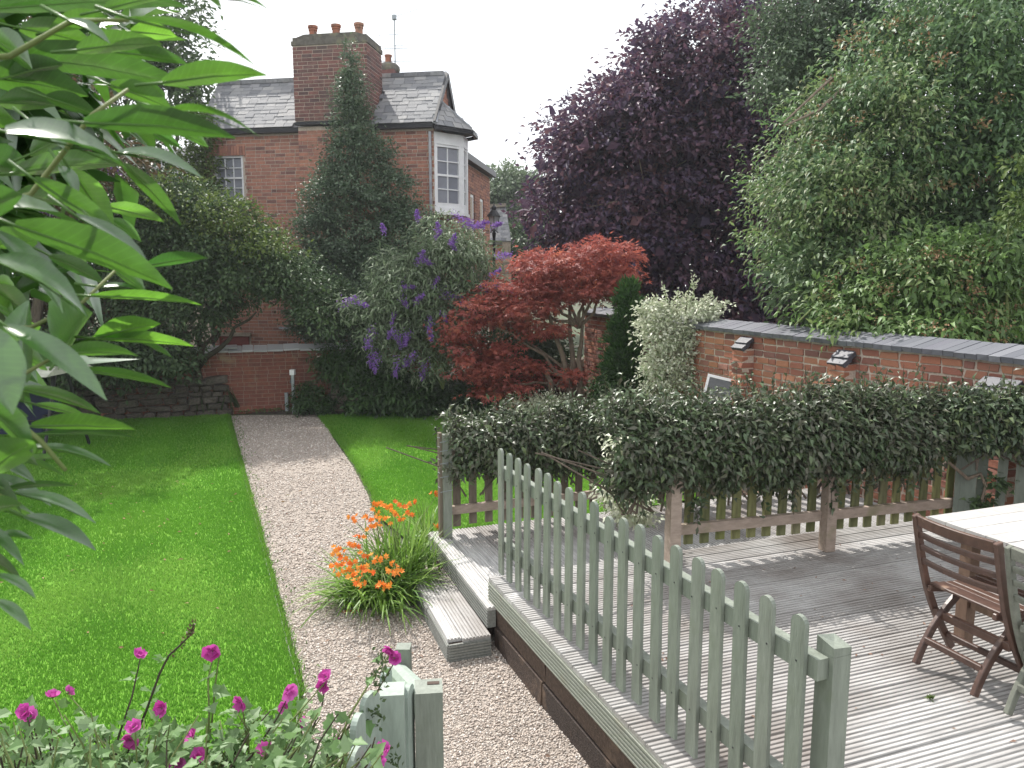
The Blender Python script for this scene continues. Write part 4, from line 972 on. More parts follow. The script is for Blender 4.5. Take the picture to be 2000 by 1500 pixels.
q.add([e + fd * i_ + fn * j_ + Z3 * z_ for i_, j_, z_ in ((-.04, -.04, 1.271), (.04, -.04, 1.271), (.04, .04, 1.271), (-.04, .04, 1.271), (-.04, -.04, 1.322), (.04, -.04, 1.305), (.04, .04, 1.298), (-.04, .04, 1.312), (-.01, .01, 1.300))],
      [(0, 1, 5, 4), (1, 2, 6, 5), (2, 3, 7, 6), (3, 0, 4, 7), (4, 5, 8), (5, 6, 8), (6, 7, 8), (7, 4, 8)])
q.build('post', M['sage'], fence)
q = MB()
for k in range(20):
    for z in (1.225, .705):
        p = f0 + (f1 - f0) * k / 19 - fn * .0095 + Z3 * (z + rng.normal(0, .008)) + fd * rng.normal(0, .008); q.box(p, fd * .003, fn * .0012, Z3 * .003)
q.build('nail', M['black'], fence, kind='stuff')

def back_fence(name, label, pts, z0, ph, rail_z, pmat, rmat, posts, step_, railside, pw=.07):
    """pts: two ends; pickets behind the rails"""
    a, b = pts; d = unit(b - a); n = np.array([d[1], -d[0], 0]) * railside; L = np.linalg.norm((b - a)[:2]); t = thing(name, label, 'fence', tuple((a + b) / 2 * np.array([1, 1, 0]) + Z3 * z0))
    me = picket_mesh('picket', pw, .018, ph, pmat); k = .07
    while k < L - .03:
        put('picket', me, t, np.array([*(a + d * k)[:2], z0 + rng.normal(0, .006)]), math.atan2(d[1], d[0]), rng.normal(0, .008)); k += step_
    prev = 0.0
    for z in rail_z:
        q = MB(); q.bar(np.array([*a[:2], z]) + n * .034, np.array([*b[:2], z]) + n * .034, .045, .075); q.build('rail', rmat, t)
    for (s, w, z_, h_, m_) in posts:
        p = np.array([*(a + d * s)[:2], z_]) + n * .085
        q = MB(); q.box(p + Z3 * h_ / 2, d * w / 2, n * .045, Z3 * h_ / 2); q.build('post', m_, t)
    return t
n0, n1 = D(1.28, -.20, 0), D(3.98, -.39, 0)
nl = np.linalg.norm((n1 - n0)[:2])
back_fence('picket_fence', 'mossy picket fence with faded pinkish rails and posts under the near hedge', (n0, n1), ZD + .13, .86, (.735, 1.22), M['mossy'], M['pinkwood'],
           [(.03, .085, ZD, 1.0, M['pinkwood']), (1.36, .085, ZD, .95, M['pinkwood'])], .133, 1)
n2, n3 = np.array([3.76, 6.12, 0]), np.array([4.42, 5.72, 0])
back_fence('picket_fence', 'grey green picket fence with a thick post at far right behind the table', (n2, n3), ZD + .06, .95, (.62,), M['sage'], M['sage'],
           [(-.04, .15, ZD - .02, 1.25, M['sage'])], .135, 1)
m0, m1 = D(.10, 1.45, 0), D(4.2, 1.50, 0)
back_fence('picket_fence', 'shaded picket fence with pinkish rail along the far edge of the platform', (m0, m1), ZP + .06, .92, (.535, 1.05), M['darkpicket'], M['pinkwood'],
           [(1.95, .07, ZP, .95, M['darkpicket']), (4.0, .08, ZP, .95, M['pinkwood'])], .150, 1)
pz = D(.06, 1.37, 0)
cp_ = thing('fence_post', 'grey fence post wound with wire at left end of the far hedge', 'post', tuple(pz + Z3 * ZP))
q = MB(); q.box(pz + Z3 * (ZP + .46), DV * .036, DU * .036, Z3 * .46); q.build('post', M['sage'], cp_)
q = MB(); q.box(pz - DV * .05 + DU * .04 + Z3 * (ZP + .45), DV * .014, DU * .03, Z3 * .48); q.build('batten', M['darkpicket'], cp_)
for z in (.42, .55, .67, .78, .86):
    q = MB(); q.tube([pz + DV * x + DU * y + Z3 * (ZP + z + .01 * k) for k, (x, y) in enumerate(((-.07, -.04), (.04, -.04), (.04, .04), (-.07, .04), (-.07, -.04)))], .003, 4); q.build('wire', M['metal'], cp_)

# ------------------------------------------------------------------ gate and posts at the lower left
def P4(px, py, Y, z=None): return at(px, py, Y)
gp = at(837, 1340, 2.62)
gpost = thing('gate_post', 'square weathered sage green gate post with split top beside the gravel', 'post', (gp[0], gp[1], 0), R(8))
q = MB(); q.box((gp[0], gp[1], gp[2] / 2), (.05, .006, 0), (-.006, .05, 0), (0, 0, gp[2] / 2)); q.build('post', M['sage'], gpost)
q = MB(); q.box((gp[0] + .015, gp[1] + .02, gp[2] + .001), (.022, .002, 0), (-.001, .010, 0), (0, 0, .0015)); q.build('rotten_hollow', M['sleeper'], gpost)
fp = at(788, 1262, 3.45)
fpost = thing('gate_post', 'smaller far sage green post at upper end of the sloping handrail', 'post', (fp[0], fp[1], 0))
q = MB(); q.box((fp[0], fp[1], fp[2] / 2), (.034, 0, 0), (0, .034, 0), (0, 0, fp[2] / 2)); q.build('post', M['sage'], fpost)
hr = thing('handrail', 'sloping round-edged pale sage handrail between the two gate posts', 'handrail', tuple((gp + fp) / 2))
q = MB(); a_, b_ = fp + np.array([-.03, 0, -.10]), gp + np.array([-.03, .03, -.03])
d_ = unit(b_ - a_); sd_ = unit(np.cross(d_, Z3)); u_ = np.cross(sd_, d_)
prof = [(-.045, -.10), (.045, -.10), (.045, -.02), (.03, .005), (.0, .014), (-.03, .005), (-.045, -.02)]
q.prism([a_ + sd_ * x + u_ * y for x, y in prof], b_ - a_); q.build('rail', M['sage_pale'], hr)
q = MB(); q.bar(fp + np.array([-.03, 0, -.55]), gp + np.array([-.03, .03, -.45]), .05, .08); q.build('rail', M['sage'], hr)
gt_ = thing('garden_gate', 'pale sage picket gate seen end-on standing open behind the mallow flowers', 'gate', tuple(at(740, 1450, 2.5) * np.array([1, 1, 0])))
g0 = at(766, 1345, 2.50)
q = MB(); q.box((g0[0], g0[1], g0[2] / 2 + .2), (.042, .004, 0), (-.004, .045, 0), (0, 0, g0[2] / 2 - .2)); q.build('stile', M['sage_pale'], gt_)
gm = picket_mesh('picket', .085, .02, .80, M['sage_pale'], seg=10)
for (px, py, Y, rz, hs) in ((797, 1338, 2.56, 82, 0), (722, 1352, 2.42, 60, 0), (753, 1306, 2.72, 80, 0), (698, 1396, 2.25, 80, 0), (693, 1462, 2.05, 80, 0)):
    t = at(px, py, Y); put('picket', gm, gt_, t - np.array([0, 0, .80]), R(rz))
for z in (.32, .75):
    q = MB(); q.bar(at(690, 1462, 2.05) - (0, 0, z), at(772, 1345, 2.60) - (0, 0, z), .04, .07); q.build('rail', M['sage_pale'], gt_)

# ------------------------------------------------------------------ folding chairs and table
def folding_chair(label, material, loc, rz):
    """x forward, y across; origin on the floor between the rear feet"""
    c = thing('folding_chair', label, 'chair', tuple(loc), rz, None)
    def W_(p):
        p = np.asarray(p, float); return np.array(WM[c] @ Vector(p))
    def part(name, fn):
        q = MB(); fn(q); o = link_mesh(name, q.V, q.F, material, c, local=True, rnd=q.r)
        bv = o.modifiers.new("bevel", 'BEVEL'); bv.width = .004; bv.segments = 1; bv.limit_method = 'ANGLE'; return o
    def curve(pts, n=14):
        pts = np.asarray(pts, float); t = np.linspace(0, 1, len(pts)); tt = np.linspace(0, 1, n); return np.stack([np.interp(tt, t, np.convolve(np.pad(pts[:, k], 1, 'edge'), [.2, .6, .2], 'valid')) for k in range(2)], 1)
    def strip(q, path, y, w, th):
        """flat bar following an x-z path, w in plane, th across"""
        path = np.asarray(path, float); V = []
        for i, p in enumerate(path):
            d = path[min(i + 1, len(path) - 1)] - path[max(i - 1, 0)]; d = d / np.linalg.norm(d); nn = np.array([-d[1], d[0]])
            for s1, s2 in ((-1, -1), (1, -1), (1, 1), (-1, 1)): V.append((p[0] + nn[0] * s1 * w / 2, y + s2 * th / 2, p[1] + nn[1] * s1 * w / 2))
        n = len(path); Fc = [(i * 4 + k, i * 4 + (k + 1) % 4, i * 4 + 4 + (k + 1) % 4, i * 4 + 4 + k) for i in range(n - 1) for k in range(4)] + [(3, 2, 1, 0), tuple(4 * (n - 1) + k for k in range(4))]
        q.add(V, Fc)
    back = [(-.005, .87), (.025, .74), (.06, .60), (.10, .46), (.17, .30), (.25, .17), (.36, 0)]
    rear = [(.0, .0), (.045, .12), (.11, .22), (.20, .32), (.30, .40), (.36, .43)]
    for y in (-.235, .235): part('back_post', lambda q: strip(q, curve(back), y, .042, .026))
    for y in (-.175, .175): part('rear_leg', lambda q: strip(q, curve(rear), y, .042, .026))
    def slat(z, x, h):
        def f(q):
            n = 9; V = []
            for k in range(n):
                t = -1 + 2 * k / (n - 1); y = t * .222; bow = -.03 * (1 - t * t); dx = .022
                for (zz, xx) in ((-h / 2, 0), (h / 2, -.008), (h / 2, .012 - .008 + .012), (-h / 2, .024)): V.append((x + bow + xx - .012, y, z + zz))
            q.add(V, [(i * 4 + k, i * 4 + (k + 1) % 4, i * 4 + 4 + (k + 1) % 4, i * 4 + 4 + k) for i in range(n - 1) for k in range(4)] + [(3, 2, 1, 0), tuple(4 * (n - 1) + k for k in range(4))])
        return f
    part('top_rail', slat(.815, .01, .06))
    for z, x in ((.735, .03), (.665, .045), (.585, .065)): part('back_slat', slat(z, x, .032))
    def seat_z(x): return .440 + .02 * ((x - .30) / .2) ** 2
    for k in range(7):
        x = .125 + k * .055; z = seat_z(x)
        part('seat_slat', lambda q: q.box((x, 0, z), (.0235, 0, 0), (0, .205, 0), (0, 0, .008)))
    for y in (-.19, .19):
        part('seat_frame', lambda q: strip(q, [(.08, .436), (.20, .42), (.33, .42), (.50, .44)], y, .034, .022))
    part('stretcher', lambda q: q.box((.06, 0, .155), (.012, 0, 0), (0, .17, 0), (0, 0, .018)))
    part('stretcher', lambda q: q.box((.175, 0, .275), (.016, 0, 0), (0, .225, 0), (0, 0, .022)))
    part('stretcher', lambda q: q.box((.285, 0, .125), (.012, 0, 0), (0, .225, 0), (0, 0, .016)))
    part('stretcher', lambda q: q.box((.36, 0, .42), (.012, 0, 0), (0, .18, 0), (0, 0, .016)))
    return c
r1, r2 = on_z(1787, 1302, ZD), on_z(1897, 1372, ZD)
cc = (r1 + r2) / 2
folding_chair('dark brown slatted folding chair standing at the end of the garden table', M['teak'], (cc[0], cc[1], ZD), TH)
r3 = on_z(1968, 1404, ZD); c2_ = r3 - DU * .175
folding_chair('weathered grey folding chair at the bottom right corner with only one leg in view', M['greywood'], (c2_[0], c2_[1], ZD), TH + R(4))
tz = 1.20; t0 = on_z(1812, 1008, tz)
ta = thing('garden_table', 'bleached slatted garden table with dark wooden legs at the right edge', 'table', (t0[0] + DV[0] * .8 - DU[0] * .5, t0[1] + DV[1] * .8 - DU[1] * .5, ZD), TH)
T0 = np.array([t0[0], t0[1], 0])
for k in range(8):
    q = MB(); q.box(T0 + DV * .85 - DU * (.06 + k * .122) + Z3 * (tz - .014 + rng.normal(0, .001)), DV * .85, DU * .0585, Z3 * .014); q.build('table_slat', M['tabletop'], ta)
for (a_, b_) in ((.16, -.16), (.16, -.82), (1.54, -.16), (1.54, -.82)):
    q = MB(); q.box(T0 + DV * a_ + DU * b_ + Z3 * (ZD + .352), DV * .035, DU * .035, Z3 * .352); q.build('leg', M['tableleg'], ta)
for b_ in (-.16, -.82):
    q = MB(); q.bar(T0 + DV * .20 + DU * b_ + Z3 * (tz - .075), T0 + DV * 1.5 + DU * b_ + Z3 * (tz - .075), .03, .08); q.build('apron', M['tableleg'], ta)
q = MB(); q.bar(T0 + DV * .16 + DU * -.2 + Z3 * (ZD + .26), T0 + DV * .16 - DU * .78 + Z3 * (ZD + .26), .03, .06); q.build('stretcher', M['tableleg'], ta)
for a_ in (.16, 1.54):
    q = MB(); q.bar(T0 + DV * a_ - DU * .2 + Z3 * (tz - .075), T0 + DV * a_ - DU * .78 + Z3 * (tz - .075), .03, .08); q.build('apron', M['tableleg'], ta)

# ------------------------------------------------------------------ small things
# white-framed mirror leaning on the garden wall
mc = at(1402, 772, 9.6); mr = thing('framed_mirror', 'white framed dark mirror leaning against the brick wall behind the hedge', 'mirror', tuple(mc), R(-14))
def mloc(x, y, z): return np.array(WM[mr] @ (Matrix.Rotation(R(12), 4, 'Y') @ Matrix.Rotation(R(-14), 4, 'X')) @ Vector((x * .6, y * .6, z * .6)))
def mbox(q, x0, x1, z0, z1, y0, y1):
    P = [mloc(x, y, z) for z in (z0, z1) for y in (y0, y1) for x in (x0, x1)]; q.add(P, [(0, 2, 3, 1), (4, 5, 7, 6), (0, 1, 5, 4), (2, 6, 7, 3), (0, 4, 6, 2), (1, 3, 7, 5)])
q = MB(); mbox(q, -.30, .30, .34, .40, -.02, .02); mbox(q, -.30, -.25, -.25, .338, -.02, .02); mbox(q, .25, .30, -.25, .338, -.02, .02); mbox(q, -.249, .249, -.25, -.20, -.02, .02); q.build('frame', M['white'], mr)
q = MB(); mbox(q, -.249, .249, -.199, .339, 0, .008); q.build('mirror_glass', M['mirror'], mr)
# blue plastic tub between fence and wall
bt = at(1925, 935, 6.55); tub = thing('plastic_tub', 'bright blue plastic tub seen between pickets at the foot of the garden wall', 'tub', (bt[0], bt[1], .25))
q = MB(); q.lathe((bt[0], bt[1], bt[2] - .42), [(.15, 0), (.20, .40), (.23, .42), (.23, .47), (.19, .47), (.14, .03)], 20); q.build('tub', M['bluetub'], tub, smooth=False)
# short metal hand rail at the end of the path
hp0, hp1 = on_z(561, 805, 0), on_z(578, 805, 0) + np.array([0, -.12, 0])
mr2 = thing('metal_handrail', 'pale metal handrail with one tall and one short post at path end', 'handrail', tuple((hp0 + hp1) / 2))
q = MB(); q.box(hp1 + Z3 * .40, (.026, 0, 0), (0, .026, 0), (0, 0, .40)); q.build('post', M['metal'], mr2)
q = MB(); q.box(hp0 + Z3 * .19, (.03, 0, 0), (0, .03, 0), (0, 0, .19)); q.build('post', M['metal'], mr2)
q = MB(); q.tube([hp1 + Z3 * .80, hp0 + np.array([-.02, .25, .40]), hp0 + Z3 * .36], .016, 6); q.build('rail', M['metal'], mr2)
q = MB(); q.box(hp1 + Z3 * .79, (.045, 0, 0), (0, .05, 0), (0, 0, .05)); q.build('cap', M['white'], mr2)
# garden swing seat at the far left, mostly behind the big leaves
sw = at(15, 850, 11.0); SW0 = np.array([sw[0], sw[1], 0])
ss_ = thing('swing_seat', 'dark framed garden swing seat with navy cushions and pale canopy far left', 'swing seat', (sw[0], sw[1], 0))
for y in (-.85, .85):
    for x in (-.6, .6):
        q = MB(); q.tube([SW0 + np.array([y, x, 0]), SW0 + np.array([y, x * .15, 1.35])], .026, 6); q.build('leg', M['black'], ss_)
q = MB(); q.tube([SW0 + np.array([-.9, 0, 1.35]), SW0 + np.array([.9, 0, 1.35])], .026, 6); q.build('beam', M['black'], ss_)
q = MB(); q.prism([SW0 + np.array([-1., -.6, 1.22]), SW0 + np.array([-1., .6, 1.22]), SW0 + np.array([-1., .0, 1.5])], (2.0, 0, 0)); q.build('canopy', M['canopy'], ss_)
for (z, d0, h0) in ((.42, .24, .05), (.72, .06, .22)):
    q = MB(); q.box(SW0 + np.array([0, .12 if z > .5 else -.08, z]), (.72, 0, 0), (0, d0, 0), (0, 0, h0)); q.build('cushion', M['cushion'], ss_)
for y in (-.74, .74):
    q = MB(); q.tube([SW0 + np.array([y, -.2, .45]), SW0 + np.array([y, 0, 1.33])], .012, 5); q.build('hanger', M['black'], ss_)
    q = MB(); q.bar(SW0 + np.array([y, -.3, .62]), SW0 + np.array([y, .15, .62]), .05, .04); q.build('armrest', M['black'], ss_)
# ------------------------------------------------------------------ trees and shrubs
def tree(name, label, cat, base): return thing(name, label, cat, tuple(base))

# copper-leaved tree behind the wall
Y = 18.0
t = tree('copper_tree', 'large purple-leaved copper tree towering behind the curving garden wall', 'tree', (4.2, Y + .5, 0))
cb_ = px_blobs([(1370, 400, 245, 260), (1250, 330, 175, 180), (1180, 280, 125, 100), (1430, 190, 200, 180), (1330, 160, 120, 110), (1510, 60, 120, 120), (1140, 430, 95, 100), (1210, 480, 130, 90), (1530, 420, 150, 240),
                (1400, 590, 220, 110), (1560, 250, 160, 200), (1120, 330, 60, 60), (1240, 215, 70, 60), (1640, 480, 150, 200), (1060, 415, 35, 45)], Y, 2.2)
crown('crown', t, cb_, M['lf_purple'], 1700, 46, .24, .14, .08, 'd', droop=.35, inner=9000, front=.85, rmix=.7, flat=.4)
Pi_, di_ = inner_points(cb_, 7000, (.2, .9)); link_mesh('inner_crown', *leaves(Pi_, di_ + rng.normal(0, .5, di_.shape) - (0, 0, .3), di_ + rng.normal(0, .4, di_.shape), .34, .22, 'd')[:2], M['lf_purple'], t, rnd=np.repeat(rng.random(7000) * .5, 2), kind='stuff')
limbs(t, (4.2, Y + .5, 0), [at(1250, 300, Y), at(1420, 150, Y), at(1180, 420, Y), at(1530, 200, Y), at(1390, 350, Y)], .26, M['bark'], 'branch', .15, .03)

tw = np.random.default_rng(5)
for (px, py) in ((1330, 250), (1405, 175), (1345, 310), (1250, 345), (1480, 230), (1300, 420), (1170, 400), (1420, 330), (1560, 180), (1210, 250)):
    p0 = at(px, py, 16.2 + tw.random()); m = MB(); dd_ = unit(tw.normal(0, 1, 3) * (1, .3, .8)); m.tube([p0 - dd_ * .5, p0 - dd_ * .1 + tw.normal(0, .06, 3), p0 + dd_ * .5], [.006, .011, .016], 5); m.build('twig', M['palebark'], t)

# light green tree far behind
Y = 36
t = tree('far_tree', 'pale green bushy tree far off between the house and the purple tree', 'tree', tuple(at(1005, 520, Y)[:2]) + (0,))
crown('crown', t, px_blobs([(1000, 400, 60, 70), (985, 365, 45, 38), (1040, 390, 50, 45), (1020, 460, 70, 60), (955, 420, 40, 60)], Y, 1.5), M['lf_far'], 420, 34, .22, .20, .11, 'd', inner=2500, rmix=.7)
m = MB(); m.tube([tuple(at(1005, 520, Y)[:2]) + (0,), at(1005, 420, Y)], [.25, .1]); m.build('trunk', M['bark'], t)
t = tree('far_tree', 'dark green tree far off behind the slate outbuilding and red maple', 'tree', tuple(at(1040, 540, 30)[:2]) + (0,))
crown('crown', t, px_blobs([(1030, 490, 60, 50), (1080, 500, 50, 55), (1010, 540, 60, 30)], 30, 1.3), M['lf_dark'], 260, 34, .2, .18, .1, 'd', inner=1500)

# evergreen and broad-leaved trees leaning over the wall on the right
t = tree('evergreen_oak', 'small-leaved grey green evergreen tree at the top right above the broad-leaved tree', 'tree', (6.2, 13.6, 0))
ob_ = px_blobs([(1590, 60, 110, 95), (1545, 130, 80, 60), (1640, 150, 100, 90), (1700, 60, 130, 120), (1520, 175, 50, 30), (1800, 20, 130, 90)], 12.6, 1.2)
crown('crown', t, ob_, M['lf_holly'], 620, 48, .16, .085, .042, 'd', inner=5000, droop=.2, front=.85)
limbs(t, (6.2, 13.6, 0), [at(1600, 60, 12.8), at(1715, 10, 13), at(1560, 140, 12.6)], .16, M['bark'], 'branch', .1)

t = tree('laurel_tree', 'huge broad-leaved dark green tree hanging over the right side of the garden wall', 'tree', (6.6, 11.2, 0))
lb_ = px_blobs([(1760, 260, 200, 190), (1640, 330, 120, 150), (1600, 430, 105, 110), (1880, 120, 190, 190), (1960, 300, 200, 200), (1850, 400, 190, 160), (1560, 380, 60, 80), (1650, 230, 80, 60), (1750, 470, 190, 90),
                (2050, 150, 170, 220), (1940, 30, 180, 100), (1590, 520, 70, 60)], 10.6, 1.5)
lbl_ = [lb_[1], lb_[2], lb_[6], lb_[7], lb_[11]]
lbd_ = lb_
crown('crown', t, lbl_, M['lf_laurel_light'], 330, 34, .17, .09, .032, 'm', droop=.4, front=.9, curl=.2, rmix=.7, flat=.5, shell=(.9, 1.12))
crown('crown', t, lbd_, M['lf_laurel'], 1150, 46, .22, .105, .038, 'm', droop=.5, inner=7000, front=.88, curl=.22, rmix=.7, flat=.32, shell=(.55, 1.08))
crown('seed_head', t, lb_[:3] + lb_[6:7], M['lf_seed'], 46, 34, .07, .05, .03, 'd', front=1.0, shell=(.98, 1.08))
limbs(t, (6.6, 11.2, 0), [at(1650, 330, 10.8), at(1770, 250, 10.6), at(1890, 150, 10.8), at(1850, 420, 10.4), at(1600, 450, 10.2), at(1990, 300, 10.6)], .2, M['bark'], 'branch', .1)
m = MB(); m.tube([at(1530, 240, 9.6), at(1610, 165, 9.8), at(1640, 140, 10.2)], [.012, .02, .03], 5); m.tube([at(1535, 245, 9.4), at(1600, 215, 9.6), at(1660, 160, 10)], [.01, .02, .03], 5); m.build('dead_twig', M['palebark'], t)

t = tree('elder_bush', 'lighter green elder bush with reddish seed heads spilling over the wall coping', 'bush', (5.3, 8.6, 0))
eb_ = px_blobs([(1640, 600, 75, 50, 8.9), (1740, 580, 110, 70, 8.6), (1850, 560, 120, 90, 8.3), (1700, 635, 110, 35, 8.5), (1830, 640, 110, 45, 8.0), (1600, 620, 40, 28, 9.0), (1960, 560, 90, 80, 8.4), (1780, 500, 120, 45, 8.8), (1970, 420, 60, 50, 7.6), (1930, 500, 90, 60, 8.2)], 8.5, .5)
crown('foliage', t, eb_[:8] + eb_[9:], M['lf_elder'], 420, 26, .11, .105, .038, 'm', droop=.5, inner=1500, front=.88, curl=.2, rmix=.75, shell=(.5, 1.08))
crown('foliage', t, px_blobs([(1998, 410, 24, 30, 7.4), (1992, 315, 14, 28, 7.4)], 7.4, .15), M['lf_top'], 26, 20, .06, .07, .035, 'm')
crown('seed_head', t, eb_[1:5], M['lf_seed'], 60, 34, .065, .035, .02, 'd', front=1.0, shell=(.96, 1.06))
limbs(t, (5.3, 8.6, 0), [at(1600, 620, 8.9), at(1740, 570, 8.6), at(1860, 540, 8.4), at(1970, 430, 7.8)], .05, M['greenstem'], 'branch', .05, .008)
m = MB(); m.tube([at(1552, 635, 8.6), at(1600, 590, 8.7), at(1660, 560, 8.9)], [.008, .012, .015], 5); m.build('twig', M['greenstem'], t)
t = tree('broadleaf_bush', 'darker low bush filling the shade behind the wall coping at far right', 'bush', (7.2, 9.6, 0))
crown('foliage', t, px_blobs([(1900, 620, 160, 70), (2040, 600, 150, 120), (1700, 560, 200, 90), (1960, 480, 170, 110)], 9.6, .7), M['lf_dark'], 420, 26, .16, .13, .05, 'd', inner=3500)

# columnar conifer, variegated shrub and the small bush at their foot
Y = 12.0
b = at(1216, 790, Y); b[2] = .3
t = tree('columnar_conifer', 'narrow dark green columnar conifer in front of the far end of the garden wall', 'tree', b)
hgt = at(1222, 548, Y)[2] - b[2]; cbl = []
for k in range(26):
    z = (k + .5) / 26; rr = .30 * (1.0 - .62 * z ** 2) * rng.uniform(.82, 1.05)
    cbl.append((b[0] + z * .05 + rng.normal(0, .025), b[1] + rng.normal(0, .02), b[2] + .08 + z * (hgt - .2), rr, rr, .16))
crown('foliage', t, cbl, M['lf_conifer'], 900, 24, .05, .095, .026, 'd', droop=-.75, out=.7, inner=3000, front=.7, curl=-.05, rmix=.7, jit=.6)
m = MB(); m.tube([b, b + Z3 * (hgt * .9)], [.06, .02]); m.build('trunk', M['bark'], t)
Y = 10.9
b = at(1300, 790, Y); b[2] = .35
t = tree('variegated_shrub', 'cream and green variegated shrub with upright shoots growing against the garden wall', 'shrub', b)
vb_ = px_blobs([(1308, 690, 46, 75), (1335, 620, 56, 38), (1290, 650, 45, 45), (1370, 602, 30, 18), (1275, 600, 25, 20), (1355, 665, 38, 35), (1285, 740, 30, 40), (1262, 640, 22, 10), (1400, 590, 20, 9), (1330, 740, 38, 30)], Y, .3)
crown('foliage', t, vb_, M['lf_varieg'], 270, 34, .08, .058, .03, 'd', droop=.1, inner=1500, curl=.1, rmix=.4)
vs = []
for tip in ((1357, 532), (1295, 555), (1325, 566), (1362, 545), (1240, 632), (1425, 588), (1415, 600), (1245, 600), (1255, 680), (1390, 570), (1275, 580), (1400, 620), (1262, 655)):
    e = at(*tip, Y); a0 = at(tip[0] * .5 + 1320 * .5, 620, Y); q = MB(); q.tube([a0, (a0 + e) / 2 + rng.normal(0, .02, 3), e], [.008, .006, .003], 5); q.build('shoot', M['greenstem'], t)
    n = 60; tt = rng.random(n)[:, None]; vs.append(a0 * (1 - tt) + e * tt + rng.normal(0, .018, (n, 3)))
vs = np.concatenate(vs); link_mesh('shoot_leaf', *leaves(vs, rand_dirs(len(vs)) + (0, 0, .3), rand_dirs(len(vs)), .05, .028, 'd')[:2], M['lf_varieg'], t, rnd=np.repeat(rng.random(len(vs)), 2))
limbs(t, b, [at(1300, 680, Y), at(1345, 620, Y), at(1280, 640, Y)], .035, M['palebark'], 'branch', .03, .008, up=.1)
t = tree('small_bush', 'small grey green bush at the foot of the columnar conifer', 'bush', at(1195, 790, 11.8))
crown('foliage', t, px_blobs([(1195, 755, 26, 42), (1180, 775, 20, 25)], 11.8, .25), M['lf_cover'], 90, 30, .08, .06, .032, 'd', inner=500)

# red maple with layered foliage
Y = 13.1
b = at(1128, 805, Y); b[2] = .12
t = tree('red_maple', 'red Japanese maple with layered foliage and bare twin trunks in the bed', 'tree', b)
ab_ = px_blobs([(1120, 520, 115, 42), (1190, 500, 55, 26), (1060, 525, 60, 30), (1150, 485, 60, 20), (1010, 575, 75, 30), (1200, 540, 48, 24), (1090, 560, 110, 32), (950, 600, 65, 30), (905, 640, 40, 20), (990, 620, 70, 18),
                (1030, 600, 90, 26), (925, 690, 40, 20), (990, 680, 50, 16), (950, 735, 40, 14), (1010, 745, 36, 12), (1095, 738, 55, 12), (1130, 720, 34, 10), (930, 715, 45, 22), (975, 705, 45, 20), (960, 760, 42, 14), (1000, 775, 36, 10), (900, 680, 30, 18), (1020, 715, 40, 14), (900, 665, 40, 22), (1170, 570, 60, 20), (1055, 640, 60, 18)], Y, .95)
crown('crown', t, ab_, M['lf_acer'], 540, 30, .115, .085, .05, 'p', droop=.15, out=.5, flat=.35, curl=.25, front=.65, up=1.2, rmix=.6, jit=.7, shell=(.5, 1.03))
limbs(t, b, [at(1140, 600, Y), at(1110, 560, Y + .2), at(1060, 560, Y - .2)], .07, M['palebark'], 'trunk', .03, .02, up=.12)
fork = at(1130, 640, Y)
limbs(t, fork, [at(1190, 510, Y), at(1150, 490, Y), at(1090, 510, Y + .3), at(1040, 540, Y - .3), at(1210, 545, Y), at(1000, 590, Y)], .035, M['palebark'], 'branch', .04, .006, up=.1)
limbs(t, at(1120, 740, Y), [at(960, 700, Y - .2), at(1000, 640, Y), at(940, 620, Y - .3), at(985, 765, Y - .4)], .035, M['palebark'], 'branch', .04, .006, up=.15)
m = MB(); m.tube([at(1085, 800, Y - .2) * (1, 1, 0) + (0, 0, .1), at(1075, 745, Y - .2), at(1060, 720, Y)], [.05, .045, .03]); m.build('trunk', M['palebark'], t)

# buddleia with purple panicles
Y = 13.7
b = at(860, 800, Y); b[2] = .1
t = tree('buddleia', 'arching grey green buddleia with many purple flower spikes left of the red maple', 'shrub', b)
bb_ = px_blobs([(850, 560, 110, 75), (890, 515, 75, 55), (780, 610, 75, 60), (905, 490, 45, 32), (860, 640, 90, 55), (760, 650, 50, 45), (830, 700, 70, 40), (700, 600, 45, 25), (950, 575, 42, 42), (800, 540, 80, 50), (870, 460, 60, 35)], Y, .7)
crown('foliage', t, bb_, M['lf_bud'], 640, 24, .14, .135, .027, 'm', droop=.5, inner=2500, curl=.3, rmix=.4, jit=1.1)
for tip in ((700, 590), (760, 700), (735, 640), (790, 720), (830, 725), (900, 430), (960, 470), (840, 480), (980, 520), (700, 620), (860, 700), (800, 520)):
    e = at(*tip, Y - .3); q = MB(); q.tube([at(865, 760, Y), at(862, 620, Y) * .6 + e * .4 + (0, 0, .25), e], [.02, .012, .004], 5); q.build('stem', M['greenstem'], t)
def panicle(tip, ang, ln, Yp):
    c0 = at(*tip, Yp); n = 150; s = rng.random(n) ** .8; dv = np.array([math.cos(ang), rng.normal(0, .2), math.sin(ang)]); L = ln * Yp / F
    w = L * .17 * (1 - s * .85) + .008; P = c0 + dv * (s * L)[:, None] + rng.normal(0, 1, (n, 3)) * w[:, None] * .8
    V, Fc, r = leaves(P, rand_dirs(n), rand_dirs(n), .03, .022, 'd'); link_mesh('flower_spike', V, Fc, M['fl_bud'], t, rnd=r, kind='stuff')
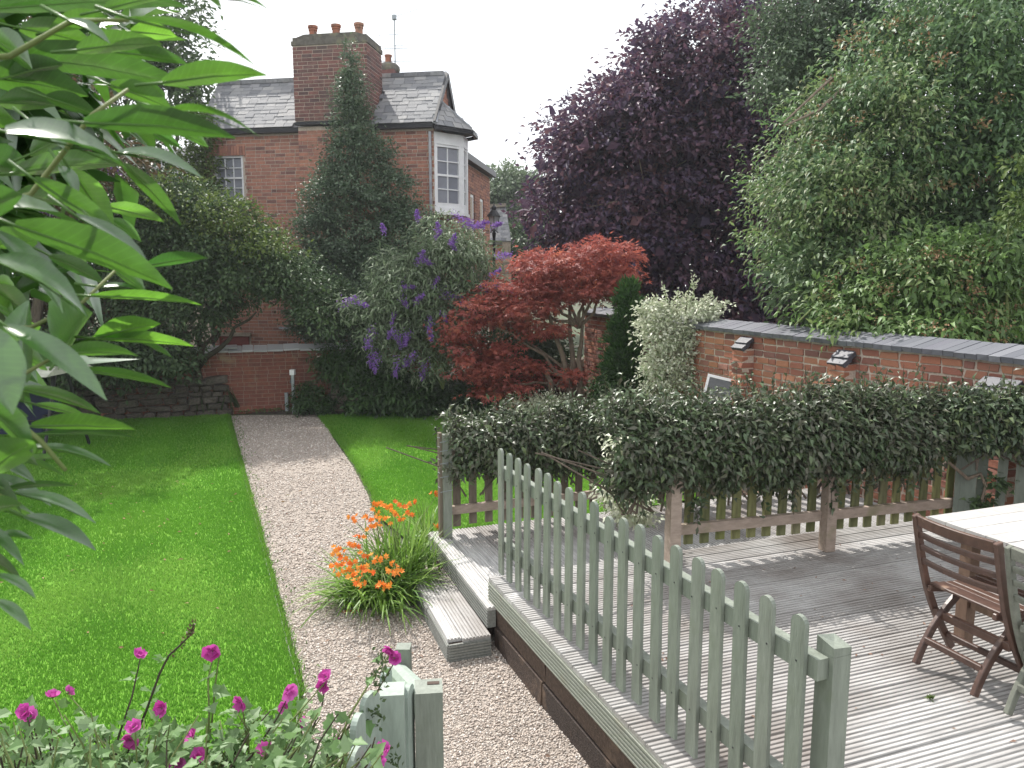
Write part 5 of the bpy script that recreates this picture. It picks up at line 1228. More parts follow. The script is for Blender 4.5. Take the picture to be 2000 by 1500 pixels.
for (px, py, a, l) in ((660, 598, 25, 40), (697, 590, -20, 22), (728, 640, -105, 42), (735, 690, -95, 40), (728, 685, -100, 34), (772, 650, -70, 26), (765, 640, -110, 22), (800, 645, -120, 40), (775, 700, -95, 38), (810, 690, -130, 34), (832, 705, -105, 40), (785, 580, -60, 24), (783, 560, 0, 26),
                       (810, 590, 40, 24), (860, 575, -8, 46), (845, 560, 60, 22), (815, 515, 60, 28), (825, 505, -30, 20), (855, 455, 90, 20), (850, 465, 50, 18), (880, 470, -60, 20), (885, 420, -20, 40), (900, 435, -15, 30), (920, 440, -10, 24), (885, 478, 80, 20), (930, 440, 15, 24),
                       (960, 440, 10, 20), (815, 430, 90, 18), (750, 455, 100, 18), (965, 500, 5, 34), (975, 560, -20, 40), (940, 565, 10, 34), (900, 590, -30, 24), (955, 540, 30, 26), (840, 620, -90, 24), (838, 640, -80, 26), (862, 610, -60, 20), (770, 610, -100, 22), (795, 655, -100, 20)):
    panicle((px, py), R(a), l, Y - .75 + rng.normal(0, .1))

# tall pointed holly in front of the house
Y = 15.7
b = at(700, 700, Y); b[2] = 0
t = tree('holly_tree', 'tall pointed evergreen holly tree standing in front of the brick house chimney', 'tree', b)
hb_ = px_blobs([(683, 125, 11, 45), (686, 195, 24, 55), (690, 260, 38, 60), (695, 320, 62, 60), (700, 380, 90, 65), (705, 450, 115, 70), (640, 400, 45, 50), (770, 390, 45, 55), (620, 480, 55, 70), (800, 460, 60, 60), (700, 540, 120, 80), (650, 580, 90, 90), (760, 560, 90, 80), (740, 300, 25, 40), (650, 330, 28, 40), (840, 450, 25, 30), (690, 640, 130, 40)], Y, .9)
hb_ = [(x, y, z, rx, min(ry, rx * 1.0 + .05), rz) for x, y, z, rx, ry, rz in hb_]
crown('crown', t, hb_, M['lf_holly'], 1500, 34, .105, .07, .034, 'd', droop=.15, inner=9000, front=.8, rmix=.5, jit=1.1)
crown('crown_tip', t, hb_[:3], M['lf_holly'], 110, 26, .07, .07, .034, 'd', droop=.1, inner=500, front=.7, jit=1.1)
m = MB(); m.tube([b, at(700, 450, Y), at(690, 250, Y), at(683, 100, Y)], [.14, .09, .05, .01]); m.build('trunk', M['bark'], t)

# dark spreading evergreen at the left of the end wall
Y = 14.1
b = at(392, 700, Y)
t = tree('evergreen_shrub', 'dark spreading multi-stemmed evergreen overhanging the low boundary wall at left', 'tree', (b[0], b[1] + .3, 0))
db_ = px_blobs([(400, 480, 130, 90), (330, 420, 90, 70), (525, 512, 75, 50), (470, 535, 110, 58), (565, 540, 70, 48), (350, 570, 120, 90), (280, 520, 90, 110), (620, 575, 36, 45), (400, 600, 60, 32), (250, 430, 80, 70), (655, 600, 40, 55), (380, 400, 50, 40)], Y, 1.1)
crown('crown', t, db_, M['lf_dark'], 1050, 36, .15, .085, .04, 'd', droop=.3, inner=8000, front=.8, rmix=.55)
crown('crown', t, px_blobs([(340, 395, 85, 45), (540, 482, 55, 28), (440, 425, 60, 35), (480, 470, 80, 35)], Y - .2, .9), M['lf_top'], 170, 30, .12, .08, .04, 'd', droop=.1, shell=(.9, 1.05), front=.7)
limbs(t, at(385, 720, Y), [at(330, 600, Y), at(400, 590, Y), at(450, 600, Y), at(500, 610, Y - .3), at(430, 640, Y), at(360, 640, Y)], .06, M['darkstem'], 'branch', .05, .015, up=.15)
m = MB(); m.tube([(b[0] - .05, b[1] + .2, 0), at(385, 720, Y)], [.10, .065]); m.build('trunk', M['darkstem'], t)

# tall tree and shrubs at the far left, behind the big leaves
Y = 19
t = tree('tall_tree', 'tall open-crowned tree with sky gaps behind the large leaves at upper left', 'tree', tuple(at(230, 500, Y)[:2]) + (0,))
tb_ = px_blobs([(300, 60, 100, 90), (380, 210, 45, 40), (330, 180, 70, 60), (240, 150, 110, 90), (120, 80, 130, 110), (60, 220, 150, 120), (250, 270, 90, 60), (360, 110, 40, 60), (390, 150, 25, 35), (330, 20, 60, 40), (150, 330, 160, 80), (400, 300, 20, 40)], Y, 1.2)
crown('crown', t, tb_, M['lf_dark'], 620, 34, .2, .14, .075, 'd', inner=2500, droop=.35, rmix=.5)
limbs(t, tuple(at(230, 500, Y)[:2]) + (0,), [at(300, 60, Y), at(200, 80, Y), at(360, 180, Y), at(100, 120, Y)], .2, M['bark'], 'branch', .15)
Y = 15.0
t = tree('brownish_shrub', 'brown and green mottled shrub behind the lower big leaves at left', 'shrub', tuple(at(180, 780, Y)[:2]) + (0,))
crown('foliage', t, px_blobs([(210, 560, 130, 90), (80, 500, 130, 110), (120, 640, 150, 80), (-20, 600, 130, 140), (300, 620, 70, 50), (200, 430, 110, 70)], Y, 1.0), M['lf_brown'], 560, 26, .17, .12, .06, 'd', inner=3500, rmix=.5)
for px, py in ((213, 330), (100, 420), (108, 428), (92, 412)):
    c0 = at(px, py, 13.5); n = 120; V, Fc, r = leaves(c0 + rng.normal(0, 1, (n, 3)) * (.10, .06, .05), rand_dirs(n), rand_dirs(n), .04, .03, 'd'); link_mesh('flower_head', V, Fc, M['fl_bud'], t, rnd=r)
t = tree('broad_tree', 'dense dark tree at far left whose shade falls across the lawn', 'tree', (-8.9, 13.2, 0))
crown('crown', t, [(-8.6, 13.0, 5.0, 2.0, 1.7, 1.7), (-9.8, 11.6, 4.6, 1.8, 1.5, 1.7), (-7.4, 13.6, 4.3, 1.1, 1.2, 1.1), (-9.3, 12.6, 6.4, 1.5, 1.4, 1.1), (-8.3, 10.8, 4.3, 1.4, 1.4, 1.4), (-7.6, 9.2, 4.1, 1.15, 1.1, 1.1)], M['lf_brown'], 620, 30, .25, .13, .07, 'd', inner=5000, rmix=.5, front=.6)
limbs(t, (-8.9, 13.2, 0), [(-8.6, 13, 5), (-9.8, 11.6, 4.6), (-7.4, 13.6, 4.3)], .16, M['bark'], 'branch', .08)
t = tree('dark_shrub', 'very dark shrub in shade above the dry stone wall at left', 'shrub', (-6.6, 14.3, 0))
crown('foliage', t, px_blobs([(250, 690, 120, 55), (130, 700, 140, 60), (350, 705, 40, 40), (0, 700, 120, 70)], 13.5, .8), M['lf_dark'], 330, 26, .14, .10, .05, 'd', inner=6000)
t = tree('house_climber', 'green creeper covering the left end of the house wall beside the sash window', 'creeper', tuple(at(395, 500, 17.6)[:2]) + (0,))
crown('foliage', t, px_blobs([(385, 320, 35, 60), (360, 380, 55, 40), (395, 250, 22, 40), (400, 350, 22, 60)], 17.3, .3), M['lf_top'], 150, 28, .12, .08, .05, 'd', inner=500)
# neighbouring cottage glimpsed at the left
nh = thing('neighbour_cottage', 'neighbouring cottage with grey roof glimpsed between leaves left of the house', 'house', tuple(at(330, 400, 26)[:2]) + (0,))
c = at(330, 400, 26)
q = MB(); q.box((c[0], c[1] + 2, 2.6), (2.3, 0, 0), (0, 1.5, 0), (0, 0, 2.6)); q.build('wall', M['stone'], nh)
q = MB(); q.prism([(c[0] - 2.5, c[1] + .3, 5.0), (c[0] + 2.5, c[1] + .3, 5.0), (c[0] + 2.5, c[1] + 2, 7.0), (c[0] - 2.5, c[1] + 2, 7.0)], (0, .12, .1)); q.prism([(c[0] - 2.5, c[1] + 3.7, 5.0), (c[0] + 2.5, c[1] + 3.7, 5.0), (c[0] + 2.5, c[1] + 2.1, 7.0), (c[0] - 2.5, c[1] + 2.1, 7.0)], (0, .0, .1)); q.build('roof', M['slate'], nh)
q = MB(); q.box((c[0] + 1.6, c[1] + 2, 7.2), (.35, 0, 0), (0, .4, 0), (0, 0, .8)); q.build('chimney', M['brick_house'], nh)

# ------------------------------------------------------------------ planting in the bed
def stuff(name, label, P, Dv, N, L, Wd, material, shape='d', curl=.15, cat='plants'):
    V, Fc, r = leaves(P, Dv, N, L, Wd, shape, curl); o = link_mesh(name, V, Fc, material, rnd=r, kind='stuff'); o["label"] = label; return o
n = 16000; P = np.stack([rng.uniform(-3.2, .6, n), rng.uniform(13.2, 15.2, n), np.zeros(n)], 1); h = bed_h(P[:, 0], P[:, 1]); k = h > .0; P, h = P[k], h[k]
P[:, 2] = h + rng.random(len(P)) ** 1.5 * (.18 + .25 * np.clip(np.sin(P[:, 0] * 2.3) + .3, 0, 1)); n = len(P)
stuff('ground_cover', 'dark leafy ground cover in the shaded bed under the buddleia', P, rng.normal(0, 1, (n, 3)) + (0, -.4, .5), rng.normal(0, .6, (n, 3)) + (0, -.3, 1), .10 * rng.uniform(.6, 1.3, n), .042, M['lf_cover'])
n = 9000; P = np.stack([rng.uniform(-.4, 3.4, n), rng.uniform(8.5, 14.5, n), np.zeros(n)], 1); h = bed_h(P[:, 0], P[:, 1]); k = (h > .03); P, h = P[k], h[k]; P[:, 2] = h + .01 + rng.random(len(P)) * .03; n = len(P)
stuff('leaf_litter', 'pinkish brown fallen leaves covering the bed below the maple', P, rng.normal(0, 1, (n, 3)) * (1, 1, .25), rng.normal(0, .35, (n, 3)) + (0, 0, 1), .07 * rng.uniform(.6, 1.3, n), .04, M['lf_litter'])
def bush(name, label, cat, blobs, Y, material, ncl, per, cr, L, Wd, shape='d', base=None, ry=.3, **kw):
    bl = px_blobs(blobs, Y, ry); c = np.mean([q[:3] for q in bl], 0); t = tree(name, label, cat, (c[0], c[1], 0 if base is None else base)); crown('foliage', t, bl, material, ncl, per, cr, L, Wd, shape, **kw); return t
bush('fern_clump', 'bright green ferny clump above the short stone wall beneath the holly', 'fern', [(690, 725, 55, 38), (655, 705, 35, 25), (735, 740, 40, 40), (720, 690, 30, 20)], 14.3, M['lf_cover'], 180, 26, .08, .14, .03, 'm', droop=.6, curl=.3, inner=400)
bush('creeping_shrub', 'dark creeping shrub covering the left end of the short stone wall', 'shrub', [(605, 775, 34, 26), (625, 790, 26, 16), (590, 790, 20, 14)], 14.25, M['lf_cover'], 110, 26, .05, .06, .03, 'd', inner=300)
bush('leafy_bush', 'mid green broad-leaved bush at the lawn edge below the buddleia', 'bush', [(760, 760, 55, 45), (720, 770, 40, 35), (805, 775, 50, 35)], 14.0, M['lf_cover'], 180, 24, .09, .12, .045, 'm', droop=.4, inner=500)
bush('leafy_bush', 'very dark bush between the buddleia and the maple trunk', 'bush', [(870, 770, 70, 50), (940, 785, 60, 40), (990, 700, 70, 60), (1050, 690, 60, 50)], 14.3, M['lf_dark'], 260, 28, .12, .10, .045, 'd', inner=2500, ry=.5)
bush('pale_low_shrub', 'low grey green shrub growing around the foot of the maple trunk', 'shrub', [(1030, 790, 45, 18), (1080, 785, 40, 20), (1110, 790, 30, 12)], 12.6, M['lf_varieg'], 70, 22, .06, .05, .025, 'd', inner=200)
# long grassy tuft at the left corner of the wall
gt0 = np.array([*on_z(420, 808, 0)[:2], 0.0]); n = 500
t = thing('grass_tuft', 'drooping long-leaved tuft at the foot of the boundary wall left of path', 'plant', tuple(gt0))
P = gt0 + np.stack([rng.normal(-.25, .28, n), rng.normal(.0, .1, n), np.zeros(n) + .05], 1); a = rng.uniform(0, 6.28, n); Dv = np.stack([np.cos(a) * .6, np.sin(a) * .6 - .3, np.ones(n)], 1)
link_mesh('blades', *leaves(P, Dv, np.stack([np.cos(a), np.sin(a), np.zeros(n)], 1), .45 * rng.uniform(.5, 1.2, n), .02, 'm', .45)[:2], M['lf_bracken'], t, rnd=np.repeat(rng.random(n), 4))
t = tree('weeds', 'small weeds growing along the bottom of the low boundary wall', 'weeds', tuple(on_z(520, 806, 0)))
n = 500; P = np.array([*on_z(520, 806, 0)[:2], .0]) + np.stack([rng.normal(0, .4, n), rng.normal(.05, .04, n) , rng.random(n) * .06], 1)
P = B0 * 0 + np.stack([P[:, 0], P[:, 1] + (P[:, 0] - P[:, 0].mean()) * .32, P[:, 2]], 1)
link_mesh('foliage', *leaves(P, rng.normal(0, 1, (n, 3)) + (0, -.5, 1), rand_dirs(n) + (0, 0, 1), .06, .03, 'd')[:2], M['lf_elder'], t, rnd=np.repeat(rng.random(n), 2))

# ------------------------------------------------------------------ climbing hedges on the fences
def hedge(name, label, line, z0, z1, th, n_cl, material, per=30, L=.070, Wd=.026, bumps=None, seed=0, sprigs=40):
    a, b = line; d = unit(b - a); nrm = np.array([-d[1], d[0], 0]); Ln = np.linalg.norm((b - a)[:2]); t = thing(name, label, 'hedge', tuple((a + b) / 2 * np.array([1, 1, 0]) + Z3 * z0))
    s = rng.random(n_cl) * Ln; prof = lambda s: .5 + .5 * np.sin(s * 2.1 + seed) * np.sin(s * 4.7 + seed * 2)
    zl = z0 + .13 * prof(s * 1.7 + 1); zh = z1 + .08 * prof(s) - .05 + .035 * np.sin(s * 11 + seed)
    ang = rng.uniform(0, 2 * math.pi, n_cl); rr = np.sqrt(rng.uniform(.35, 1.0, n_cl))
    zc = (zl + zh) / 2 + np.sin(ang) * rr * (zh - zl) / 2; yo = np.cos(ang) * rr * th
    yo = np.where(rng.random(n_cl) < .6, -np.abs(yo), yo)
    C = np.array([a[0], a[1], 0]) + d * s[:, None] + nrm * yo[:, None] + Z3 * zc[:, None]
    k = rng.integers(per // 2, per + per // 2, n_cl); ci = np.repeat(np.arange(n_cl), k); n = len(ci)
    off = rng.normal(0, .055, (n, 3)); P = C[ci] + off
    outw = nrm * np.cos(ang)[ci, None] * np.where(yo[ci] * np.cos(ang)[ci] < 0, -1, 1)[:, None] + Z3 * np.sin(ang)[ci, None]
    Dv = outw * .5 + unit(off) * .55 + rng.normal(0, .7, (n, 3)) + (0, 0, -.35); N = outw * .7 + rng.normal(0, .45, (n, 3)) + (0, 0, .75)
    ll = L * rng.uniform(.6, 1.25, n)
    link_mesh('foliage', *leaves(P, Dv, N, ll, ll * Wd / L, 'm', .2)[:2], material, t, rnd=np.repeat(np.clip(rng.random(n_cl)[ci] * .5 + rng.random(n) * .5, 0, .99), 4))
    for i in range(sprigs):       # upright new shoots along the top
        q = rng.random() * Ln; hgt = rng.uniform(.08, .3); p = np.array([a[0], a[1], 0]) + d * q + nrm * rng.normal(0, th * .5) + Z3 * (z1 - .05); e = p + Z3 * hgt + rng.normal(0, .05, 3)
        m = MB(); m.tube([p, (p + e) / 2 + rng.normal(0, .012, 3), e], [.004, .003, .0015], 4); m.build('shoot', M['darkstem'], t)
        n = rng.integers(5, 14); tt = rng.random(n)[:, None]; P = p * (1 - tt) + e * tt; link_mesh('shoot_leaf', *leaves(P, rand_dirs(n) + (0, 0, .2), rand_dirs(n) + (0, 0, 1), .06 * rng.uniform(.6, 1.2, n), .022, 'm', .2)[:2], material, t, rnd=np.repeat(rng.random(n), 4), kind='stuff')
    for i in range(sprigs // 2):  # trailing shoots below and woody stems showing inside
        q = rng.random() * Ln; p = np.array([a[0], a[1], 0]) + d * q - nrm * th * rng.uniform(.3, .9) + Z3 * (z0 + .15); e = p - Z3 * rng.uniform(.15, .38) + rng.normal(0, .05, 3)
        m = MB(); m.tube([p, (p + e) / 2 + rng.normal(0, .02, 3), e], [.003, .0025, .0012], 4); m.build('trailing_shoot', M['darkstem'], t)
        n = rng.integers(8, 18); tt = rng.random(n)[:, None]; P = p * (1 - tt) + e * tt; link_mesh('shoot_leaf', *leaves(P, rand_dirs(n) + (0, 0, -.5), rand_dirs(n) + (0, -.5, .6), .065 * rng.uniform(.6, 1.2, n), .025, 'm', .2)[:2], material, t, rnd=np.repeat(rng.random(n), 4), kind='stuff')
        u0 = np.array([a[0], a[1], 0]) + d * (rng.random() * Ln) - nrm * th * .2 + Z3 * (z0 - .15); m = MB(); m.tube([u0, u0 + d * rng.normal(0, .25) + Z3 * .25, u0 + d * rng.normal(0, .4) + Z3 * .5], [.009, .007, .005], 5); m.build('woody_stem', M['bark'], t)
    return t
hedge('hedge', 'dense dark climbing hedge draped over the near mossy fence in the middle right', (D(.86, -.10, 0), D(3.62, -.30, 0)), 1.02, 1.67, .30, 860, M['lf_hedge'], seed=1.0, sprigs=64)
hedge('hedge', 'dark climbing hedge over the far platform fence, nearer the lawn', (D(.10, 1.45, 0), D(2.6, 1.50, 0)), .80, 1.36, .26, 620, M['lf_hedge'], seed=2.3, sprigs=44)
hedge('hedge', 'thin climbing hedge on the grey fence at the far right edge', (np.array([3.45, 6.08, 0]), np.array([4.5, 5.72, 0])), 1.20, 1.66, .20, 260, M['lf_hedge'], seed=3.1, sprigs=12)
t = tree('bark_stem', 'bare twisting climber stem on the thick grey post at far right', 'climber', tuple(D(4.1, -.55, ZD)))
m = MB(); m.tube([at(1890, 935, 6.0), at(1915, 925, 5.98), at(1925, 950, 5.97), at(1915, 985, 5.97)], [.016, .014, .012, .012], 6); m.tube([at(1850, 900, 5.9), at(1890, 935, 6.0)], [.01, .014], 6); m.build('stem', M['palebark'], t)
crown('foliage', t, px_blobs([(1920, 985, 22, 10), (1945, 945, 12, 20)], 6.0, .06), M['lf_dark'], 12, 10, .03, .07, .04, 'm')
# pale plant in the corner of the platform
bush('corner_plant', 'cream-edged leafy plant in the corner between the two fences', 'plant', [(1225, 985, 36, 26), (1200, 940, 20, 40), (1255, 1005, 30, 14), (1210, 890, 14, 40)], 6.1, M['lf_varieg'], 70, 18, .05, .055, .026, 'm', inner=60, base=.31, ry=.16)

# ------------------------------------------------------------------ montbretia clump
cb0 = on_z(765, 1150, 0); t = thing('montbretia', 'clump of sword-leaved montbretia with orange flowers beside the garden step', 'plant', (cb0[0], cb0[1], 0))
def sword(n, c, spread, Lr, lean, mseg=6, w=.021):
    V = []; Fc = []; r = []; c = np.asarray(c, float)
    for i in range(n):
        a = rng.uniform(0, 6.283); L = rng.uniform(*Lr); p = c + np.array([rng.normal(0, spread), rng.normal(0, spread), 0]); out = np.array([math.cos(a), math.sin(a), 0]); le = rng.uniform(*lean); ww = w * rng.uniform(.6, 1.2); sd = np.array([-out[1], out[0], 0]); th = math.radians(90 - le * 40); n0 = len(V); bend = rng.uniform(.5, 1.5) * le; rr = rng.random()
        for k in range(mseg + 1):
            s = k / mseg; wd = ww * (1 - s ** 2.2) * .5 + .0008; V += [p + sd * wd + (0, 0, .0), p - sd * wd, ]
            stp = L / mseg; tt = th - bend * 1.5 * s; p = p + (out * math.cos(tt) + Z3 * math.sin(tt)) * stp
            if k: Fc.append((n0 + 2 * k - 2, n0 + 2 * k - 1, n0 + 2 * k + 1, n0 + 2 * k)); r.append(rr)
    V = np.array(V); V[:, 2] = np.maximum(V[:, 2], .006)
    return V, Fc, r
for (px, py, nn, sp_, Lr, le) in ((745, 1172, 420, .12, (.38, .66), (.55, 1.2)), (785, 1150, 280, .10, (.42, .70), (.15, .8)), (836, 1075, 80, .05, (.35, .6), (.1, .8)), (700, 1175, 150, .06, (.3, .5), (.7, 1.2))):
    c = on_z(px, py, 0); V, Fc, r = sword(nn, c, sp_, Lr, le); link_mesh('sword_leaves', V, Fc, M['lf_croc'], t, rnd=r)
c = on_z(842, 1108, .15); V, Fc, r = sword(22, c, .02, (.12, .3), (.0, .6), w=.012); link_mesh('sword_leaves', V, Fc, M['lf_croc'], t, rnd=r)
for (px, py, dY) in ((738, 985, 6.35), (765, 985, 6.3), (790, 990, 6.3), (735, 1000, 6.2), (755, 990, 6.2), (770, 1000, 6.1), (805, 985, 6.4), (740, 1012, 6.1), (760, 1015, 6.0), (693, 1016, 6.1), (718, 1012, 6.1), (735, 1022, 5.9), (727, 1033, 5.9), (784, 1010, 6.1), (802, 1000, 6.3),
                     (855, 965, 6.9), (862, 1030, 6.55), (705, 1052, 5.7), (663, 1072, 5.8), (694, 1067, 5.7), (663, 1082, 5.7), (718, 1084, 5.6), (744, 1096, 5.5), (680, 1098, 5.5), (690, 1104, 5.5), (710, 1112, 5.4), (659, 1102, 5.5), (664, 1118, 5.4), (695, 1125, 5.3), (700, 1138, 5.25), (708, 1142, 5.2), (768, 1118, 5.4), (780, 1120, 5.35), (747, 1144, 5.2), (757, 1148, 5.2), (770, 1105, 5.4), (685, 1114, 5.45), (727, 1120, 5.3)):
    c0 = at(px, py, dY); n = rng.integers(3, 6); Vs = []; Fs = []; Rs = []; n0 = 0; aa = rng.uniform(-.5, .5)
    base = np.array([cb0[0] + rng.normal(0, .08), cb0[1] + rng.normal(0, .08), 0.02]); q = MB(); mid = (base + c0) / 2 + (0, 0, .12); q.tube([base, mid, c0], [.004, .003, .002], 4); q.build('flower_stem', M['greenstem'], t)
    for k in range(n):
        cc_ = c0 + np.array([math.cos(aa) * (k - n / 2) * .022, rng.normal(0, .012), rng.normal(0, .012) + abs(k - n / 2) * .004]); ax = unit(rng.normal(0, .6, 3) + (0, -.5, .4)); u1 = unit(np.cross(ax, (1, .2, .1))); u2 = np.cross(ax, u1)
        ang = np.arange(6) * math.pi / 3; Dp = u1 * np.cos(ang)[:, None] + u2 * np.sin(ang)[:, None] + ax * .55
        V, Fc, r = leaves(np.repeat(cc_[None], 6, 0), Dp, np.repeat(ax[None], 6, 0), .033, .0165, 'd', -.05, np.full(6, rng.random())); Vs.append(V); Fs.append(Fc + n0); Rs.append(r); n0 += len(V)
    link_mesh('flower', np.concatenate(Vs), np.concatenate(Fs), M['fl_croc'], t, rnd=np.concatenate(Rs))
# a few spent petals on the gravel
n = 40; P = on_z(690, 1193, .012) + np.stack([rng.normal(0, .06, n), rng.normal(0, .02, n), np.zeros(n)], 1); stuff('fallen_petals', 'fallen orange petals on the gravel under the montbretia', P, rng.normal(0, 1, (n, 3)) * (1, 1, .1), rng.normal(0, .2, (n, 3)) + (0, 0, 1), .02, .008, M['fl_croc'])

n = 160; xy = np.stack([rng.uniform(-2.6, .4, n), rng.uniform(3, 13, n)], 1); xy = xy[inside(xy, PATH)]; n = len(xy); P = np.concatenate([xy, np.full((n, 1), .012)], 1)
stuff('path_leaves', 'scattered dry leaves lying on the gravel path', P, rng.normal(0, 1, (n, 3)) * (1, 1, .15), rng.normal(0, .3, (n, 3)) + (0, 0, 1), .04 * rng.uniform(.5, 1.3, n), .02, M['lf_litter'])
n = 110; P = np.array([D(a_, b_, ZD + .004) for a_, b_ in zip(rng.uniform(.3, 3.2, n), rng.uniform(-3.6, -.3, n))]); stuff('deck_leaves', 'small dry leaf bits scattered on the deck boards', P, rng.normal(0, 1, (n, 3)) * (1, 1, .15), rng.normal(0, .3, (n, 3)) + (0, 0, 1), .026 * rng.uniform(.5, 1.4, n), .012, M['lf_litter'])
n = 70; P = np.stack([rng.uniform(-5.5, -2.2, n), rng.uniform(4.5, 9.5, n), np.full(n, .045)], 1); stuff('lawn_leaves', 'pale fallen leaves scattered on the shaded lawn', P, rng.normal(0, 1, (n, 3)) * (1, 1, .2), rng.normal(0, .4, (n, 3)) + (0, 0, 1), .05 * rng.uniform(.5, 1.4, n), .018, M['lf_seed'])
n = 260; s_ = rng.random(n); P = np.stack([-1.35 - s_ * 3.9 + rng.normal(.05, .05, n), 4.6 + s_ * 9.6, np.full(n, .01)], 1); stuff('path_weeds', 'tiny weeds along the edge of the gravel path', P, rng.normal(0, .6, (n, 3)) + (0, 0, 1), rand_dirs(n), .035, .014, M['lf_elder'])
m_ = on_z(1818, 1365, ZD + .003); wd = thing('weed_seedling', 'tiny green seedling growing between the deck boards near the chair', 'weed', tuple(m_)); n = 26; V, Fc, r = leaves(np.repeat(m_[None], n, 0) + rng.normal(0, .008, (n, 3)) * (1, 1, 0), rng.normal(0, .6, (n, 3)) + (0, 0, .8), rand_dirs(n) + (0, 0, 1), .028, .008, 'm', .2); link_mesh('foliage', V, Fc, M['lf_top'], wd, rnd=r)

# ------------------------------------------------------------------ mallow with pink flowers at the lower left
mb0 = np.array([-1.15, 2.35, 0.0]); t = thing('mallow_bush', 'pink-flowered mallow bush with lobed grey green leaves along the bottom left', 'shrub', tuple(mb0))
FL = [(60, 1397), (50, 1390), (103, 1360), (133, 1352), (272, 1280), (415, 1272), (316, 1384), (262, 1420), (255, 1446), (375, 1440), (470, 1372), (563, 1350), (557, 1382), (585, 1412), (637, 1322), (632, 1340), (666, 1452), (516, 1470), (762, 1268), (770, 1285), (750, 1465), (345, 1496), (705, 1494), (735, 1482), (386, 1478)]
LP, LD, LN, LLn = [], [], [], []
def shoot(px, py, Yt, nl=14, tipflower=True, bare=0.0):
    e = at(px, py, Yt); b_ = np.array([mb0[0] + (e[0] - mb0[0]) * .45 + rng.normal(0, .08), Yt - .12 + rng.normal(0, .08), .75]); mid = (b_ * .45 + e * .55) + rng.normal(0, .03, 3)
    path = [b_, b_ * .6 + mid * .4, mid, mid * .4 + e * .6 + rng.normal(0, .01, 3), e]; q = MB(); q.tube(path, [.006, .005, .004, .003, .002], 5); q.build('stem', M['greenstem'] if rng.random() < .7 else M['darkstem'], t)
    path = np.array(path)
    for k in range(nl):
        s = rng.random() * (1 - bare) * .97; i = min(int(s * 4), 3); f = s * 4 - i; p = path[i] * (1 - f) + path[i + 1] * f; d = unit(rng.normal(0, 1, 3) + (0, -.2, .15)); LP.append(p + d * .02); LD.append(d); LN.append(rng.normal(0, .4, 3) + (0, -.1, 1)); LLn.append(.060 * rng.uniform(.5, 1.3) * (1.25 - s * .6))
def mallow_flower(c0, face, r):
    Vs = []; Fs = []; Rs = []; ax = unit(face); u1 = unit(np.cross(ax, (.3, .2, 1))); u2 = np.cross(ax, u1); base_r = rng.random() * .45
    for lay, (np_, sc, up0) in enumerate(((5, 1.0, .35), (4, .7, .8))):
        for k in range(np_):
            a0 = 2 * math.pi * k / np_ + rng.normal(0, .15) + lay; d = u1 * math.cos(a0) + u2 * math.sin(a0); s = np.cross(ax, d); cup = up0 + rng.uniform(-.15, .4); n0 = len(Vs); L = r * sc * rng.uniform(.85, 1.1)
            for i in range(5):
                f = i / 4; hw = .50 * math.sin(math.pi * min(.12 + f * .62, .62)) if i else .05
                for j in range(5):
                    g = -1 + j / 2; rip = .10 * math.sin(g * 6 + k * 2 + lay) * f
                    rad = f * (1 - .10 * abs(g) * f - (.06 if i == 4 and j == 2 else 0))
                    Vs.append(c0 + L * (d * rad * math.cos(cup * f) + ax * (rad * math.sin(cup * (.35 + f * .65)) + rip + .08 * g * g * f) + s * g * hw))
            Fs += [(n0 + i * 5 + j, n0 + i * 5 + j + 1, n0 + i * 5 + j + 6, n0 + i * 5 + j + 5) for i in range(4) for j in range(4)]; Rs += [base_r + rng.random() * .5] * 16
    fo = link_mesh('flower', Vs, Fs, M['fl_lav'], t, rnd=Rs, smooth=True)
    q = MB(); q.lathe((c0 - ax * r * .1), [(.002, -.006), (.005, -.002), (.006, .004)], 6); q.build('calyx', M['greenstem'], fo)
for i, (px, py) in enumerate(FL):
    Yt = 2.15 + .5 * rng.random() + (1400 - py) / 600; Yt = min(Yt, 2.46) if px > 690 else Yt
    shoot(px + 2, py + 6, Yt, 15, True, .1); mallow_flower(at(px, py, Yt - .01), rng.normal(0, .5, 3) + (0, -.7, .5), .030 * rng.uniform(.85, 1.2))
q = MB(); dst = [at(250, 1470, 2.5), at(285, 1390, 2.52), at(312, 1315, 2.54), at(330, 1280, 2.55), at(350, 1262, 2.55), at(372, 1240, 2.55), at(379, 1218, 2.55)]; q.tube(dst, [.006, .005, .0045, .004, .0035, .003, .002], 6); q.build('dead_stem', M['darkstem'], t, smooth=True)
for pa, pb, cnt in ((3, 4, 10), (4, 5, 16), (5, 6, 34)):
    n = cnt; f = rng.random(n)[:, None]; V, Fc, r = leaves(dst[pa] * (1 - f) + dst[pb] * f + rng.normal(0, .005, (n, 3)), rand_dirs(n) + (0, 0, .4), rand_dirs(n), .016, .009, 'm', .1); link_mesh('seed_pods', V, Fc, M['lf_brown'], t, rnd=r)
for k in range(9):
    f = rng.random(); i = int(f * 3); p = dst[i] * (1 - f * 3 + i) + dst[i + 1] * (f * 3 - i); d = unit(rng.normal(0, 1, 3)); LP.append(p + d * .01); LD.append(d); LN.append((0, -.1, 1)); LLn.append(.045)
shoot(430, 1268, 2.55, 9, False, .2)
for i in range(130): shoot(rng.uniform(-60, 720), rng.uniform(1385, 1500), 2.0 + .6 * rng.random(), 16, False)
for i in range(14): shoot(rng.uniform(640, 800), rng.uniform(1440, 1520), 1.9 + .3 * rng.random(), 9, False)
